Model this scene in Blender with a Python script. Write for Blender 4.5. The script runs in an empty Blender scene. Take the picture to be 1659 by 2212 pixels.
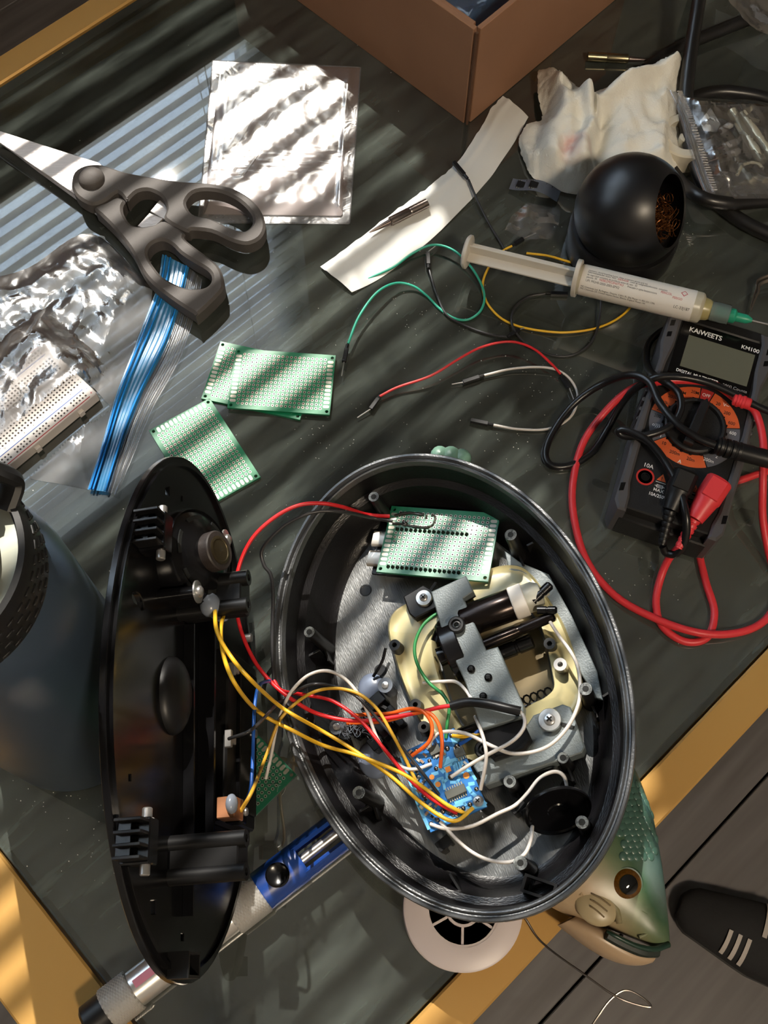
import bpy, bmesh, math, random
from mathutils import Vector, Matrix, noise, Euler
from mathutils.geometry import tessellate_polygon
random.seed(7)
sc = bpy.context.scene
COL = sc.collection
S = 0.001                                   # all lengths below are millimetres; glass top of the table is z = 0
# ---------------------------------------------------------------- camera
F, TH, RO, HC = 2370.0, 0.39473, 0.02602, 572.1
cam = bpy.data.cameras.new('camera'); camo = bpy.data.objects.new('camera', cam); COL.objects.link(camo)
cam.lens = F / 2212 * 36; cam.sensor_width = 36; cam.sensor_fit = 'AUTO'; cam.clip_start = 0.01
camo.matrix_world = Matrix.Translation((0, 0, HC * S)) @ Matrix.Rotation(TH, 4, 'X') @ Matrix.Rotation(RO, 4, 'Z')
sc.camera = camo
CR = (Matrix.Rotation(TH, 3, 'X') @ Matrix.Rotation(RO, 3, 'Z'))
CP = Vector((0, 0, HC))
def ray(x, y): return CR @ Vector(((x - 829.5) / F, -(y - 1106) / F, -1))
def P(x, y, z=0.0):
    d = ray(x, y); return CP + d * ((z - HC) / d.z)
def onplane(x, y, p0, n):
    d = ray(x, y); return CP + d * ((p0 - CP).dot(n) / d.dot(n))
# table axes: D along the long side, N across towards the window
AZ = 0.7797
D = Vector((math.cos(AZ), math.sin(AZ), 0)); N = Vector((-math.sin(AZ), math.cos(AZ), 0)); UP = Vector((0, 0, 1))
def DN(d, n, z=0): return D * d + N * n + UP * z
# ---------------------------------------------------------------- world, sun, lamp, exposure
w = bpy.data.worlds.new('world'); sc.world = w; w.use_nodes = True
bg = w.node_tree.nodes['Background']; bg.inputs[0].default_value = (0.66, 0.82, 1.0, 1); bg.inputs[1].default_value = 8.0
sun = bpy.data.lights.new('sun', 'SUN'); sun.energy = 21.0; sun.angle = math.radians(0.32); sun.color = (1.0, 0.93, 0.83)
suno = bpy.data.objects.new('sun', sun); COL.objects.link(suno)
SUN = Vector((0.30 * 0.643, -0.954 * 0.643, -0.766)).normalized()
suno.rotation_euler = SUN.to_track_quat('-Z', 'Y').to_euler()
suno.location = (-0.6, 2.5, 2.5)
vs = sc.view_settings; vs.view_transform = 'Standard'; vs.look = 'None'; vs.exposure = 0.0; vs.gamma = 1.0; vs.use_curve_mapping = False
sc.cycles.adaptive_threshold = 0.15; sc.cycles.transparent_max_bounces = 10; sc.cycles.max_bounces = 3; sc.cycles.diffuse_bounces = 2; sc.cycles.glossy_bounces = 2; sc.cycles.transmission_bounces = 3; sc.cycles.sample_clamp_indirect = 6.0
sc.cycles.caustics_reflective = False; sc.cycles.caustics_refractive = False
# ---------------------------------------------------------------- materials
def lin(c):
    c = [x / 255 for x in c]
    return tuple(x / 12.92 if x <= .04045 else ((x + .055) / 1.055) ** 2.4 for x in c) + (1,)
MATS = {}
def mat(name, col, rough=.5, metal=0., spec=.5, var=.12, vs_=60., bump=0., bs=400., trans=0., coat=0., sub=0., col2=None, stretch=None, emit=None, alpha=1., plain=None):
    if plain is None: plain = not (bump >= .2 or col2 or stretch or var > .15)
    if name in MATS: return MATS[name]
    m = bpy.data.materials.new(name); m.use_nodes = True; nt = m.node_tree; b = nt.nodes['Principled BSDF']
    b.inputs['Roughness'].default_value = rough; b.inputs['Metallic'].default_value = metal
    b.inputs['Specular IOR Level'].default_value = spec
    b.inputs['Transmission Weight'].default_value = trans; b.inputs['Coat Weight'].default_value = coat
    b.inputs['Alpha'].default_value = alpha
    if emit: b.inputs['Emission Color'].default_value = lin(emit[0]); b.inputs['Emission Strength'].default_value = emit[1]
    if plain:
        b.inputs['Base Color'].default_value = lin(col); MATS[name] = m; return m
    tc = nt.nodes.new('ShaderNodeTexCoord'); mp = nt.nodes.new('ShaderNodeMapping'); nt.links.new(tc.outputs['Object'], mp.inputs[0])
    if stretch: mp.inputs['Scale'].default_value = stretch
    nz = nt.nodes.new('ShaderNodeTexNoise'); nz.inputs['Scale'].default_value = vs_; nz.inputs['Detail'].default_value = 2
    nt.links.new(mp.outputs[0], nz.inputs[0])
    mx = nt.nodes.new('ShaderNodeMix'); mx.data_type = 'RGBA'
    c = lin(col); c2 = lin(col2) if col2 else tuple(min(1, x * (1 + 2 * var)) for x in c[:3]) + (1,)
    c1 = c if col2 else tuple(x * (1 - var) for x in c[:3]) + (1,)
    mx.inputs[6].default_value = c1; mx.inputs[7].default_value = c2
    nt.links.new(nz.outputs['Fac'], mx.inputs[0]); nt.links.new(mx.outputs[2], b.inputs['Base Color'])
    if bump >= .2:
        n2 = nt.nodes.new('ShaderNodeTexNoise'); n2.inputs['Scale'].default_value = bs; n2.inputs['Detail'].default_value = 1
        nt.links.new(mp.outputs[0], n2.inputs[0])
        bp = nt.nodes.new('ShaderNodeBump'); bp.inputs['Strength'].default_value = bump; bp.inputs['Distance'].default_value = .0006
        nt.links.new(n2.outputs['Fac'], bp.inputs['Height']); nt.links.new(bp.outputs[0], b.inputs['Normal'])
    MATS[name] = m; return m
def film(name, tint=(245, 245, 245), body=.10, rough=.12, bs=90., bump=.8, refl=1.6, bodycol=(225, 225, 228), hi=900.):
    """thin clear plastic: see-through, with a Fresnel sheen on a crinkled normal and a little milky body"""
    m = bpy.data.materials.new(name); m.use_nodes = True; nt = m.node_tree; nt.nodes.clear(); L = nt.links.new
    o = nt.nodes.new('ShaderNodeOutputMaterial'); tc = nt.nodes.new('ShaderNodeTexCoord')
    nz = nt.nodes.new('ShaderNodeTexNoise'); nz.inputs['Scale'].default_value = bs; nz.inputs['Detail'].default_value = 2; nz.inputs['Distortion'].default_value = .8
    L(tc.outputs['Object'], nz.inputs[0])
    bp = nt.nodes.new('ShaderNodeBump'); bp.inputs['Strength'].default_value = bump; bp.inputs['Distance'].default_value = .0016; L(nz.outputs['Fac'], bp.inputs['Height'])
    tr = nt.nodes.new('ShaderNodeBsdfTransparent'); tr.inputs[0].default_value = lin(tint)
    df = nt.nodes.new('ShaderNodeBsdfDiffuse'); df.inputs[0].default_value = lin(bodycol)
    tl = nt.nodes.new('ShaderNodeBsdfTranslucent'); tl.inputs[0].default_value = lin(bodycol)
    m0 = nt.nodes.new('ShaderNodeMixShader'); m0.inputs[0].default_value = .5; L(df.outputs[0], m0.inputs[1]); L(tl.outputs[0], m0.inputs[2])
    m1 = nt.nodes.new('ShaderNodeMixShader'); m1.inputs[0].default_value = body; L(tr.outputs[0], m1.inputs[1]); L(m0.outputs[0], m1.inputs[2])
    gl = nt.nodes.new('ShaderNodeBsdfGlossy'); gl.inputs['Roughness'].default_value = rough; 
    if bump: L(bp.outputs[0], gl.inputs['Normal'])
    fr = nt.nodes.new('ShaderNodeFresnel'); fr.inputs[0].default_value = 1.5; 
    if bump: L(bp.outputs[0], fr.inputs['Normal'])
    mu = nt.nodes.new('ShaderNodeMath'); mu.operation = 'MULTIPLY'; mu.inputs[1].default_value = refl; mu.use_clamp = True; L(fr.outputs[0], mu.inputs[0])
    m2 = nt.nodes.new('ShaderNodeMixShader'); L(mu.outputs[0], m2.inputs[0]); L(m1.outputs[0], m2.inputs[1]); L(gl.outputs[0], m2.inputs[2])
    L(m2.outputs[0], o.inputs[0]); MATS[name] = m; return m
def glass_top():
    m = film('table glass', tint=(160, 164, 160), body=.05, rough=.015, bump=.0, refl=3.4, bodycol=(160, 172, 163)); nt = m.node_tree; L = nt.links.new
    # fine dust and wipe streaks: where they lie the pane scatters a little more light
    mix = [n for n in nt.nodes if n.type == 'MIX_SHADER' and abs(n.inputs[0].default_value - .05) < 1e-6][0]
    tc = [n for n in nt.nodes if n.type == 'TEX_COORD'][0]
    def nz(scale, det, st, rot):
        mp = nt.nodes.new('ShaderNodeMapping'); mp.inputs['Scale'].default_value = st; mp.inputs['Rotation'].default_value = (0, 0, rot); L(tc.outputs['Object'], mp.inputs[0])
        n = nt.nodes.new('ShaderNodeTexNoise'); n.inputs['Scale'].default_value = scale; n.inputs['Detail'].default_value = det; L(mp.outputs[0], n.inputs[0]); return n
    a = nz(9, 1, (1, 1, 1), 0); b = nz(24, 4, (1, 6, 1), .5)
    mu = nt.nodes.new('ShaderNodeMath'); mu.operation = 'MULTIPLY'; L(a.outputs['Fac'], mu.inputs[0]); L(b.outputs['Fac'], mu.inputs[1])
    mr = nt.nodes.new('ShaderNodeMapRange'); mr.inputs[1].default_value = .12; mr.inputs[2].default_value = .45; mr.inputs[3].default_value = .07; mr.inputs[4].default_value = .42; L(mu.outputs[0], mr.inputs[0])
    L(mr.outputs[0], mix.inputs[0]); return m
BLK = mat('black plastic', (13, 13, 15), .2, spec=.5, bump=.04, bs=900)
BLKM = mat('matte black plastic', (19, 19, 20), .4, spec=.35, bump=.1, bs=1500)
SHELLM = mat('scuffed black plastic', (66, 69, 70), .44, spec=1.0, bump=.6, bs=300, stretch=(1, 7, 1), col2=(116, 119, 120))
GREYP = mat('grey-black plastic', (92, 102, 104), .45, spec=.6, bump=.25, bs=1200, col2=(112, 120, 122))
GOLD = mat('brushed gold', (196, 152, 84), .42, metal=.35, var=.1, bump=.15, bs=2500)
STEEL = mat('steel', (190, 188, 186), .3, metal=.8, bump=.05, bs=500)
STEELB = mat('brushed steel', (196, 190, 188), .42, metal=.75, bump=.3, bs=260, stretch=(1, 12, 1))
ALU = mat('aluminium', (212, 210, 207), .28, metal=.75)
TIN = mat('tinned copper', (170, 166, 152), .38, metal=.6)
HOLE = mat('drill hole dark', (14, 16, 14), .8)
PCBG = mat('green solder mask', (20, 122, 82), .34, spec=.4)
PCBD = mat('dark green solder mask', (20, 92, 66), .34, spec=.6)
PCBB = mat('blue solder mask', (32, 92, 158), .3, spec=.6, vs_=300, col2=(54, 128, 200))
PCBL = mat('light blue trace', (112, 186, 232), .3, spec=.6)
COPPER = mat('bare orange copper pad', (236, 150, 70), .4, metal=.2)
WHITEP = mat('white plastic', (226, 220, 212), .45, sub=.1)
CREAM = mat('cream rubber', (196, 186, 142), .34, spec=.6, sub=.25, bump=.2, bs=160, col2=(176, 166, 122))
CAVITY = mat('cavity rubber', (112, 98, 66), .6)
PAPER = mat('white paper', (222, 222, 218), .75, bump=.15, bs=500)
TISSUE = mat('paper towel', (240, 236, 224), .9, bump=.5, bs=900)
CARD = mat('corrugated cardboard', (146, 106, 80), .8, vs_=25, col2=(162, 120, 92))
RED = mat('red wire', (206, 34, 40), .38); REDB = mat('red silicone', (216, 52, 58), .42)
YEL = mat('yellow wire', (232, 182, 46), .4); ORG = mat('orange wire', (226, 98, 34), .4); GRN = mat('green wire', (46, 128, 70), .4)
TEAL = mat('teal wire', (52, 168, 142), .4); BLU = mat('blue wire', (28, 84, 170), .4); WHT = mat('white wire', (206, 200, 194), .45)
GRY = mat('dark grey wire', (46, 46, 48), .35); BLKW = mat('black wire', (20, 20, 22), .3)
TXT = mat('white print', (226, 224, 220), .6); TXTK = mat('black print', (26, 24, 22), .6); TXTR = mat('red print', (186, 46, 54), .6); TXTG = mat('grey print', (70, 68, 66), .6)
GLUE = mat('hot glue', (150, 160, 176), .25, trans=.35, sub=.2)
FILM = film('clear film', body=.34, refl=.9, bump=.3, bs=90., rough=.2); FILM2 = film('stiff clear film', body=.16, bs=38., refl=.55, bump=.15, rough=.24)
# ---------------------------------------------------------------- mesh builder
FR = {}
def frame(o, x, y=None, z=None):
    x = Vector(x).normalized(); z = Vector(z).normalized(); x = (x - z * x.dot(z)).normalized(); y = z.cross(x)
    M = Matrix.Identity(4)
    for i in range(3): M[i][0], M[i][1], M[i][2], M[i][3] = x[i], y[i], z[i], o[i]
    return M
def flat(o, ang=0.0): return Matrix.Translation(Vector(o)) @ Matrix.Rotation(ang, 4, 'Z')
def prep(o, label, cat, group=None, kind=None):
    if label: o['label'] = label
    if cat: o['category'] = cat
    if group: o['group'] = group
    if kind: o['kind'] = kind
    return o
def thing(name, label, cat, M, group=None, kind=None):
    o = bpy.data.objects.new(name, None); COL.objects.link(o); o.empty_display_size = .01
    o.matrix_world = Matrix.Translation(M.to_translation() * S) @ M.to_3x3().to_4x4(); FR[o.name] = M
    return prep(o, label, cat, group, kind)
def spline(pts, k=6, closed=False):
    pts = [Vector(p) for p in pts]; n = len(pts); out = []
    if n < 3 and not closed:
        return [pts[0].lerp(pts[-1], i / k) for i in range(k + 1)]
    for i in range(n if closed else n - 1):
        a = pts[(i - 1) % n] if closed or i > 0 else pts[0] * 2 - pts[1]
        b, c = pts[i], pts[(i + 1) % n]; d = pts[(i + 2) % n] if closed or i + 2 < n else pts[-1] * 2 - pts[-2]
        for j in range(k):
            t = j / k; t2 = t * t; t3 = t2 * t
            out.append(.5 * ((2 * b) + (c - a) * t + (2 * a - 5 * b + 4 * c - d) * t2 + (3 * b - a - 3 * c + d) * t3))
    if not closed: out.append(pts[-1])
    return out
def inset(poly, d):
    """offset a closed 2-d polygon inwards (counter-clockwise) by d"""
    n = len(poly); out = []
    for i in range(n):
        a, b, c = poly[i - 1], poly[i], poly[(i + 1) % n]
        e1 = (b - a).normalized() if (b - a).length > 1e-9 else Vector((1, 0)); e2 = (c - b).normalized() if (c - b).length > 1e-9 else e1
        n1 = Vector((-e1.y, e1.x)); n2 = Vector((-e2.y, e2.x)); m = n1 + n2
        m = m.normalized() if m.length > 1e-6 else n1
        k = max(.35, m.dot(n1)); out.append(b + m * (d / k))
    return out
def area2(p): return sum(p[i - 1].x * p[i].y - p[i].x * p[i - 1].y for i in range(len(p)))
class MB:
    def __init__(s, M=None): s.v = []; s.f = []; s.M = M or Matrix.Identity(4); s.uv = None
    def add(s, vs_, fs, M=None):
        k = len(s.v); T = s.M @ M if M is not None else s.M
        s.v += [T @ Vector(v) for v in vs_]; s.f += [tuple(i + k for i in f) for f in fs]; return s
    def box(s, c, z, M=None, ch=0.0):
        x, y, h = z[0] / 2, z[1] / 2, z[2] / 2; c = Vector(c)
        p = [Vector(q) for q in ((-x, -y), (x, -y), (x, y), (-x, y))]
        if ch: 
            q = []
            for i, a in enumerate(p):
                b, e = p[i - 1], p[(i + 1) % 4]; q += [a + (b - a).normalized() * ch, a + (e - a).normalized() * ch]
            p = q
        return s.prism([[Vector((a.x + c.x, a.y + c.y)) for a in p]], c.z - h, c.z + h, ch * .7, M)
    def prism(s, loops, z0, z1, bev=0.0, M=None, bot=True):
        """extrude a 2-d outline (with holes) from z0 to z1, top and bottom edges chamfered"""
        L = []
        for i, l in enumerate(loops):
            l = [Vector((p[0], p[1])) for p in l]
            if (area2(l) > 0) != (i == 0): l.reverse()
            L.append(l)
        lay = [(z0, bev), (z0 + bev, 0), (z1 - bev, 0), (z1, bev)] if bev else [(z0, 0), (z1, 0)]
        vs_, fs, rows = [], [], []
        for z, b in lay:
            r = []
            for l in L:
                q = inset(l, b) if b else l
                r.append((len(vs_), len(q))); vs_ += [(p.x, p.y, z) for p in q]
            rows.append(r)
        for a, b in zip(rows, rows[1:]):
            for (ia, n), (ib, _) in zip(a, b):
                for i in range(n):
                    j = (i + 1) % n; fs.append((ia + i, ia + j, ib + j, ib + i))
        for row, flip in ((rows[0], True), (rows[-1], False)):
            if flip and not bot: continue
            idx = [ia + i for ia, n in row for i in range(n)]
            tri = tessellate_polygon([[Vector(vs_[ia + i]) for i in range(n)] for ia, n in row])
            for t in tri:
                a, b, c = (Vector(vs_[idx[k]]) for k in t)
                up = (b - a).cross(c - a).z > 0
                t = tuple(idx[k] for k in t); fs.append(t if up != flip else t[::-1])
        return s.add(vs_, fs, M)
    def lathe(s, prof, M=None, seg=24, sx=1.0, sy=1.0):
        vs_, fs = [], []; n = len(prof)
        for r, z in prof:
            for k in range(seg):
                a = 2 * math.pi * k / seg; vs_.append((r * math.cos(a) * sx, r * math.sin(a) * sy, z))
        for i in range(n - 1):
            for k in range(seg):
                j = (k + 1) % seg; fs.append((i * seg + k, i * seg + j, (i + 1) * seg + j, (i + 1) * seg + k))
        if prof[0][0] > 1e-6: fs.append(tuple(range(seg))[::-1])
        if prof[-1][0] > 1e-6: fs.append(tuple((n - 1) * seg + k for k in range(seg)))
        return s.add(vs_, fs, M)
    def ellrings(s, rings, M=None, seg=96, cap0=False, cap1=False):
        """rings of (a, b, z[, cx, cy]) joined into a skin"""
        vs_, fs = [], []
        for r in rings:
            a, b, z = r[:3]; cx, cy = r[3:5] if len(r) > 3 else (0, 0)
            for k in range(seg):
                t = 2 * math.pi * k / seg; vs_.append((cx + a * math.cos(t), cy + b * math.sin(t), z))
        for i in range(len(rings) - 1):
            for k in range(seg):
                j = (k + 1) % seg; fs.append((i * seg + k, i * seg + j, (i + 1) * seg + j, (i + 1) * seg + k))
        if cap0: fs.append(tuple(range(seg))[::-1])
        if cap1: fs.append(tuple((len(rings) - 1) * seg + k for k in range(seg)))
        return s.add(vs_, fs, M)
    def tube(s, pts, r, seg=8, closed=False, flatf=1.0):
        pts = [Vector(p) for p in pts]; n = len(pts)
        rs = r if isinstance(r, (list, tuple)) else [r] * n
        vs_, fs = [], []; t0 = (pts[1] - pts[0]).normalized()
        u = t0.orthogonal().normalized()
        for i, p in enumerate(pts):
            a = pts[i - 1] if i or closed else p; b = pts[(i + 1) % n] if i < n - 1 or closed else p
            t = (b - a); t = t.normalized() if t.length > 1e-9 else t0
            u = (u - t * u.dot(t)); u = u.normalized() if u.length > 1e-6 else t.orthogonal().normalized()
            v = t.cross(u)
            for k in range(seg):
                q = 2 * math.pi * k / seg; vs_.append(p + u * math.cos(q) * rs[i] + v * math.sin(q) * rs[i] * flatf)
        for i in range(n if closed else n - 1):
            for k in range(seg):
                j = (k + 1) % seg; m = (i + 1) % n
                fs.append((i * seg + k, i * seg + j, m * seg + j, m * seg + k))
        if not closed: fs += [tuple(range(seg))[::-1], tuple((n - 1) * seg + k for k in range(seg))]
        return s.add(vs_, fs)
    def grid(s, rows, thick=0.0):
        """a sheet through rows of points; with thick it becomes a thin closed slab"""
        R, C = len(rows), len(rows[0]); vs_ = [Vector(p) for r in rows for p in r]; fs = []
        for i in range(R - 1):
            for j in range(C - 1): fs.append((i * C + j, i * C + j + 1, (i + 1) * C + j + 1, (i + 1) * C + j))
        if thick:
            m = len(vs_); nr = [Vector() for _ in vs_]
            for f in fs:
                q = (vs_[f[1]] - vs_[f[0]]).cross(vs_[f[3]] - vs_[f[0]])
                for i in f: nr[i] += q
            vs_ += [v - nn.normalized() * thick for v, nn in zip(vs_, nr)]
            fs += [tuple(i + m for i in f)[::-1] for f in fs]
            b = [i for i in range(C)] + [i * C + C - 1 for i in range(1, R)] + [(R - 1) * C + j for j in range(C - 2, -1, -1)] + [i * C for i in range(R - 2, 0, -1)]
            for i in range(len(b)):
                a, e = b[i], b[(i + 1) % len(b)]; fs.append((e, a, a + m, e + m))
        return s.add(vs_, fs)
    def ball(s, c, r, seg=14, rings=8, sc_=(1, 1, 1), M=None, half=False):
        prof = []; n = rings
        for i in range(n + 1):
            t = (math.pi / 2 if half else math.pi) * i / n
            prof.append((r * math.sin(t) if 0 < i < n or half and i else (0.0 if not half or i == 0 else r), r * math.cos(t)))
        T = Matrix.Translation(Vector(c)) @ Matrix.Diagonal((*sc_, 1))
        return s.lathe(prof[::-1], (M @ T) if M is not None else T, seg)
    def build(s, name, m, parent=None, label=None, cat=None, group=None, kind=None, world=False, smooth=35, M=None, col=None):
        """one mesh object; verts are in the parent's frame (or the world if world), or in frame M for a top-level one"""
        vs_ = s.v
        if parent is not None:
            FM = FR[parent.name]
            if world: I = FM.inverted(); vs_ = [I @ v for v in vs_]
        else:
            if M is None:
                c = sum(vs_, Vector()) / len(vs_); zmin = min(v.z for v in vs_); M = Matrix.Translation((c.x, c.y, zmin))
                I = M.inverted(); vs_ = [I @ v for v in vs_]
            elif world: I = M.inverted(); vs_ = [I @ v for v in vs_]
        me = bpy.data.meshes.new(name); me.from_pydata([v * S for v in vs_], [], s.f); me.materials.append(m)
        o = bpy.data.objects.new(name, me); COL.objects.link(o)
        if parent is not None: o.parent = parent; FR[o.name] = FR[parent.name]
        else: o.matrix_world = Matrix.Translation(M.to_translation() * S) @ M.to_3x3().to_4x4(); FR[o.name] = M
        if smooth:
            me.polygons.foreach_set('use_smooth', [True] * len(me.polygons))
            me.set_sharp_from_angle(angle=math.radians(smooth))
        return prep(o, label, cat, group, kind)
def clone(o, parent, M=None):
    c = o.copy(); COL.objects.link(c); c.parent = parent
    if M is not None: c.matrix_local = Matrix.Translation(M.to_translation() * S) @ M.to_3x3().to_4x4()
    if parent is not None: FR[c.name] = FR[parent.name]
    return c
def fbm(x, y, z=0.0, o=3): 
    return noise.fractal(Vector((x, y, z)), 1.0, 2.0, o)
def text_mesh(body, size, align='CENTER', bold=0.0, sx=1.0, shear=0.0):
    cu = bpy.data.curves.new('lettering', 'FONT'); cu.body = body; cu.size = size; cu.align_x = align; cu.align_y = 'CENTER'
    cu.offset = bold; cu.shear = shear; cu.resolution_u = 3
    o = bpy.data.objects.new('lettering', cu); COL.objects.link(o)
    dg = bpy.context.evaluated_depsgraph_get(); me = o.evaluated_get(dg).to_mesh()
    v = [Vector((p.co.x * sx, p.co.y, 0)) for p in me.vertices]; f = [tuple(p.vertices) for p in me.polygons]
    o.to_mesh_clear(); bpy.data.objects.remove(o); bpy.data.curves.remove(cu)
    return v, f
def lettering(body, size, M, m, parent, bold=0.0, sx=1.0, name='lettering', fn=None, align='CENTER'):
    v, f = text_mesh(body, size, align, bold, sx)
    if not v: return None
    b = MB(); b.add([fn(p) for p in v] if fn else v, f, M); return b.build(name, m, parent, smooth=0)
def PX(pts, z=0.0): return [P(x, y, z) for x, y in pts]
# ================================================================ the room
FZ = -420.0
WALLM = mat('painted wall', (188, 182, 172), .9, bump=.1, bs=300); WALLD = mat('brown wall below the window', (96, 78, 68), .85)
CEIL = mat('ceiling paint', (205, 202, 196), .95)
RM = flat((0, 0, FZ), AZ)                                   # room frame: x along D, y along N
def mk_floor():
    fl = MB().box((400, -700, -16), (4400, 3800, 10)).build('floor', mat('floor underlay', (40, 38, 36), .9), None, kind='structure', M=RM)
    wood = mat('grey wood plank', (76, 72, 71), .42, spec=.5, vs_=7, stretch=(1, 12, 1), col2=(120, 116, 115))
    wd = 242.0; pr = None; rows = range(-11, 6)
    for r in rows:
        y0 = -125 + wd * r
        for c in range(4):
            L = 4600.0; x0 = -1800 + c * L
            a, b = max(x0, -1790) , min(x0 + L, 2590); yl, yh = max(y0, -2590), min(y0 + wd, 1190)
            if b - a < 40 or yh - yl < 20: continue
            MB().box(((a + b) / 2, (yl + yh) / 2, -5.5), (b - a - 2.2, yh - yl - 2.2, 11), ch=1.2).build('plank', wood, fl, smooth=0)
    return fl
FLOOR = mk_floor()
WN = 1100.0; WR = 835.0; WL = -900.0; WB = 595.0; WT = 1750.0; CZ = 2080.0
def wallbox(name, m, x0, x1, y0, y1, z0, z1, parent=None):
    b = MB().box(((x0 + x1) / 2, (y0 + y1) / 2, (z0 + z1) / 2), (x1 - x0, y1 - y0, z1 - z0))
    return b.build(name, m, parent, kind=None if parent else 'structure', M=None if parent else flat((0, 0, 0), AZ), smooth=0)
ww = wallbox('wall_window', WALLD, -1800, 2600, WN, WN + 120, FZ, WB - 4)
wallbox('wall_section', WALLM, -1800, WL, WN, WN + 120, WB - 4, CZ, ww); wallbox('wall_section', WALLM, WR, 2600, WN, WN + 120, WB - 4, CZ, ww)
wallbox('lintel', WALLM, WL, WR, WN, WN + 120, WT, CZ, ww)
wallbox('wall_right', WALLM, 2600, 2700, -2600, WN, FZ, CZ); wallbox('wall_left', WALLM, -1900, -1800, -2600, WN, FZ, CZ)
wallbox('wall_back', WALLM, -1800, 2600, -2700, -2600, FZ, CZ); wallbox('ceiling', CEIL, -1900, 2700, -2700, WN + 120, CZ, CZ + 80)
def mk_window():
    M = flat((0, 0, 0), AZ)
    wn = thing('window_1', None, None, M, kind='structure'); fm = mat('window frame white', (205, 205, 205), .5)
    y = WN + 70
    for a, b, z0, z1 in ((WL, WR, WB - 4, WB + 36), (WL, WR, WT - 40, WT), (WL, WL + 40, WB, WT), (WR - 40, WR, WB, WT), ((WL + WR) / 2 - 25, (WL + WR) / 2 + 25, WB, WT)):
        MB().box(((a + b) / 2, y, (z0 + z1) / 2), (b - a, 40, z1 - z0), ch=2).build('window_frame', fm, wn)
    gm = film('window glass', tint=(252, 252, 252), body=.0, rough=.01, bump=0., refl=.6)
    for a, b in ((WL + 40, (WL + WR) / 2 - 25), ((WL + WR) / 2 + 25, WR - 40)):
        MB().box(((a + b) / 2, y, (WB + WT) / 2), (b - a, 4, WT - WB - 76)).build('pane', gm, wn)
    MB().box(((WL + WR) / 2, WN - 8, WB - 10), (WR - WL + 80, 190, 12), ch=2).build('window_sill', mat('brown sill', (86, 66, 52), .5), wn)
    bl = thing('window_blind', 'white slatted blind hanging in the window that lights the table', 'blind', flat(DN(0, WN + 22, WB + 8), AZ))
    sm = film('sheer blind slat', tint=(255, 250, 240), body=.86, refl=.2, bump=0., bodycol=(226, 222, 214))
    MB().box(((WL + WR) / 2, 0, WT - WB - 22), (WR - WL - 4, 34, 30), ch=3).build('head_rail', sm, bl)
    MB().box(((WL + WR) / 2, 0, 6), (WR - WL - 4, 26, 12), ch=2).build('bottom_rail', sm, bl)
    p = MB(); n = 5; th = .5; wdt = 25.0
    prof = [((i / (n - 1) - .5) * wdt, 2.2 * (1 - (2 * i / (n - 1) - 1) ** 2)) for i in range(n)]
    xa, xb = WL + 4, WR - 4
    vs_ = [(x, y_, z_ + t) for x in (xa, xb) for t in (0, th) for y_, z_ in prof]; fs = []
    for i in range(n - 1):
        fs += [(i, i + 1, 2 * n + i + 1, 2 * n + i), (n + i + 1, n + i, 3 * n + i, 3 * n + i + 1)]
    fs += [(0, 2 * n, 3 * n, n), (n - 1, 2 * n - 1, 4 * n - 1, 3 * n - 1)]
    p.add(vs_, fs); s0 = None; z = 34.0; k = 0
    while z < WT - WB - 44:
        M2 = Matrix.Translation((0, 0, z)) @ Matrix.Rotation(math.radians(27), 4, 'X')
        if s0 is None:
            s0 = p.build('slat', sm, bl); s0.matrix_local = Matrix.Translation(M2.to_translation() * S) @ M2.to_3x3().to_4x4()
        else: clone(s0, bl, M2)
        z += 33.0
    for x in (WL + 150, -60, WR - 150):
        for y_ in (-13, 13): MB().tube([(x, y_, 6), (x, y_, WT - WB - 30)], .9, 6).build('ladder_cord', sm, bl)
mk_window()
# a warm ceiling lamp towards the far right of the room, outside the picture
def mk_lamp():
    o = DN(-200, -1300, CZ); t = thing('ceiling_lamp', 'round white ceiling lamp over the room outside the picture', 'lamp', flat(o, 0))
    MB().lathe([(0, -2), (60, -2), (70, -10), (70, -40), (0, -40)][::-1]).build('lamp_base', mat('lamp base', (215, 215, 215), .5), t)
    MB().lathe([(150, -44), (170, -48), (176, -60), (170, -74), (0, -96)][::-1], seg=40).build('unseen_lamp_shade', mat('unseen lamp opal shade', (240, 225, 200), .5, emit=((255, 222, 176), 3.0)), t)
    L = bpy.data.lights.new('ceiling_lamp_light', 'AREA'); L.shape = 'DISK'; L.size = .34; L.energy = 34; L.color = (1.0, .83, .62)
    lo = bpy.data.objects.new('ceiling_lamp_light', L); COL.objects.link(lo); lo.location = (o + Vector((0, 0, -104))) * S
mk_lamp()
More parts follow.
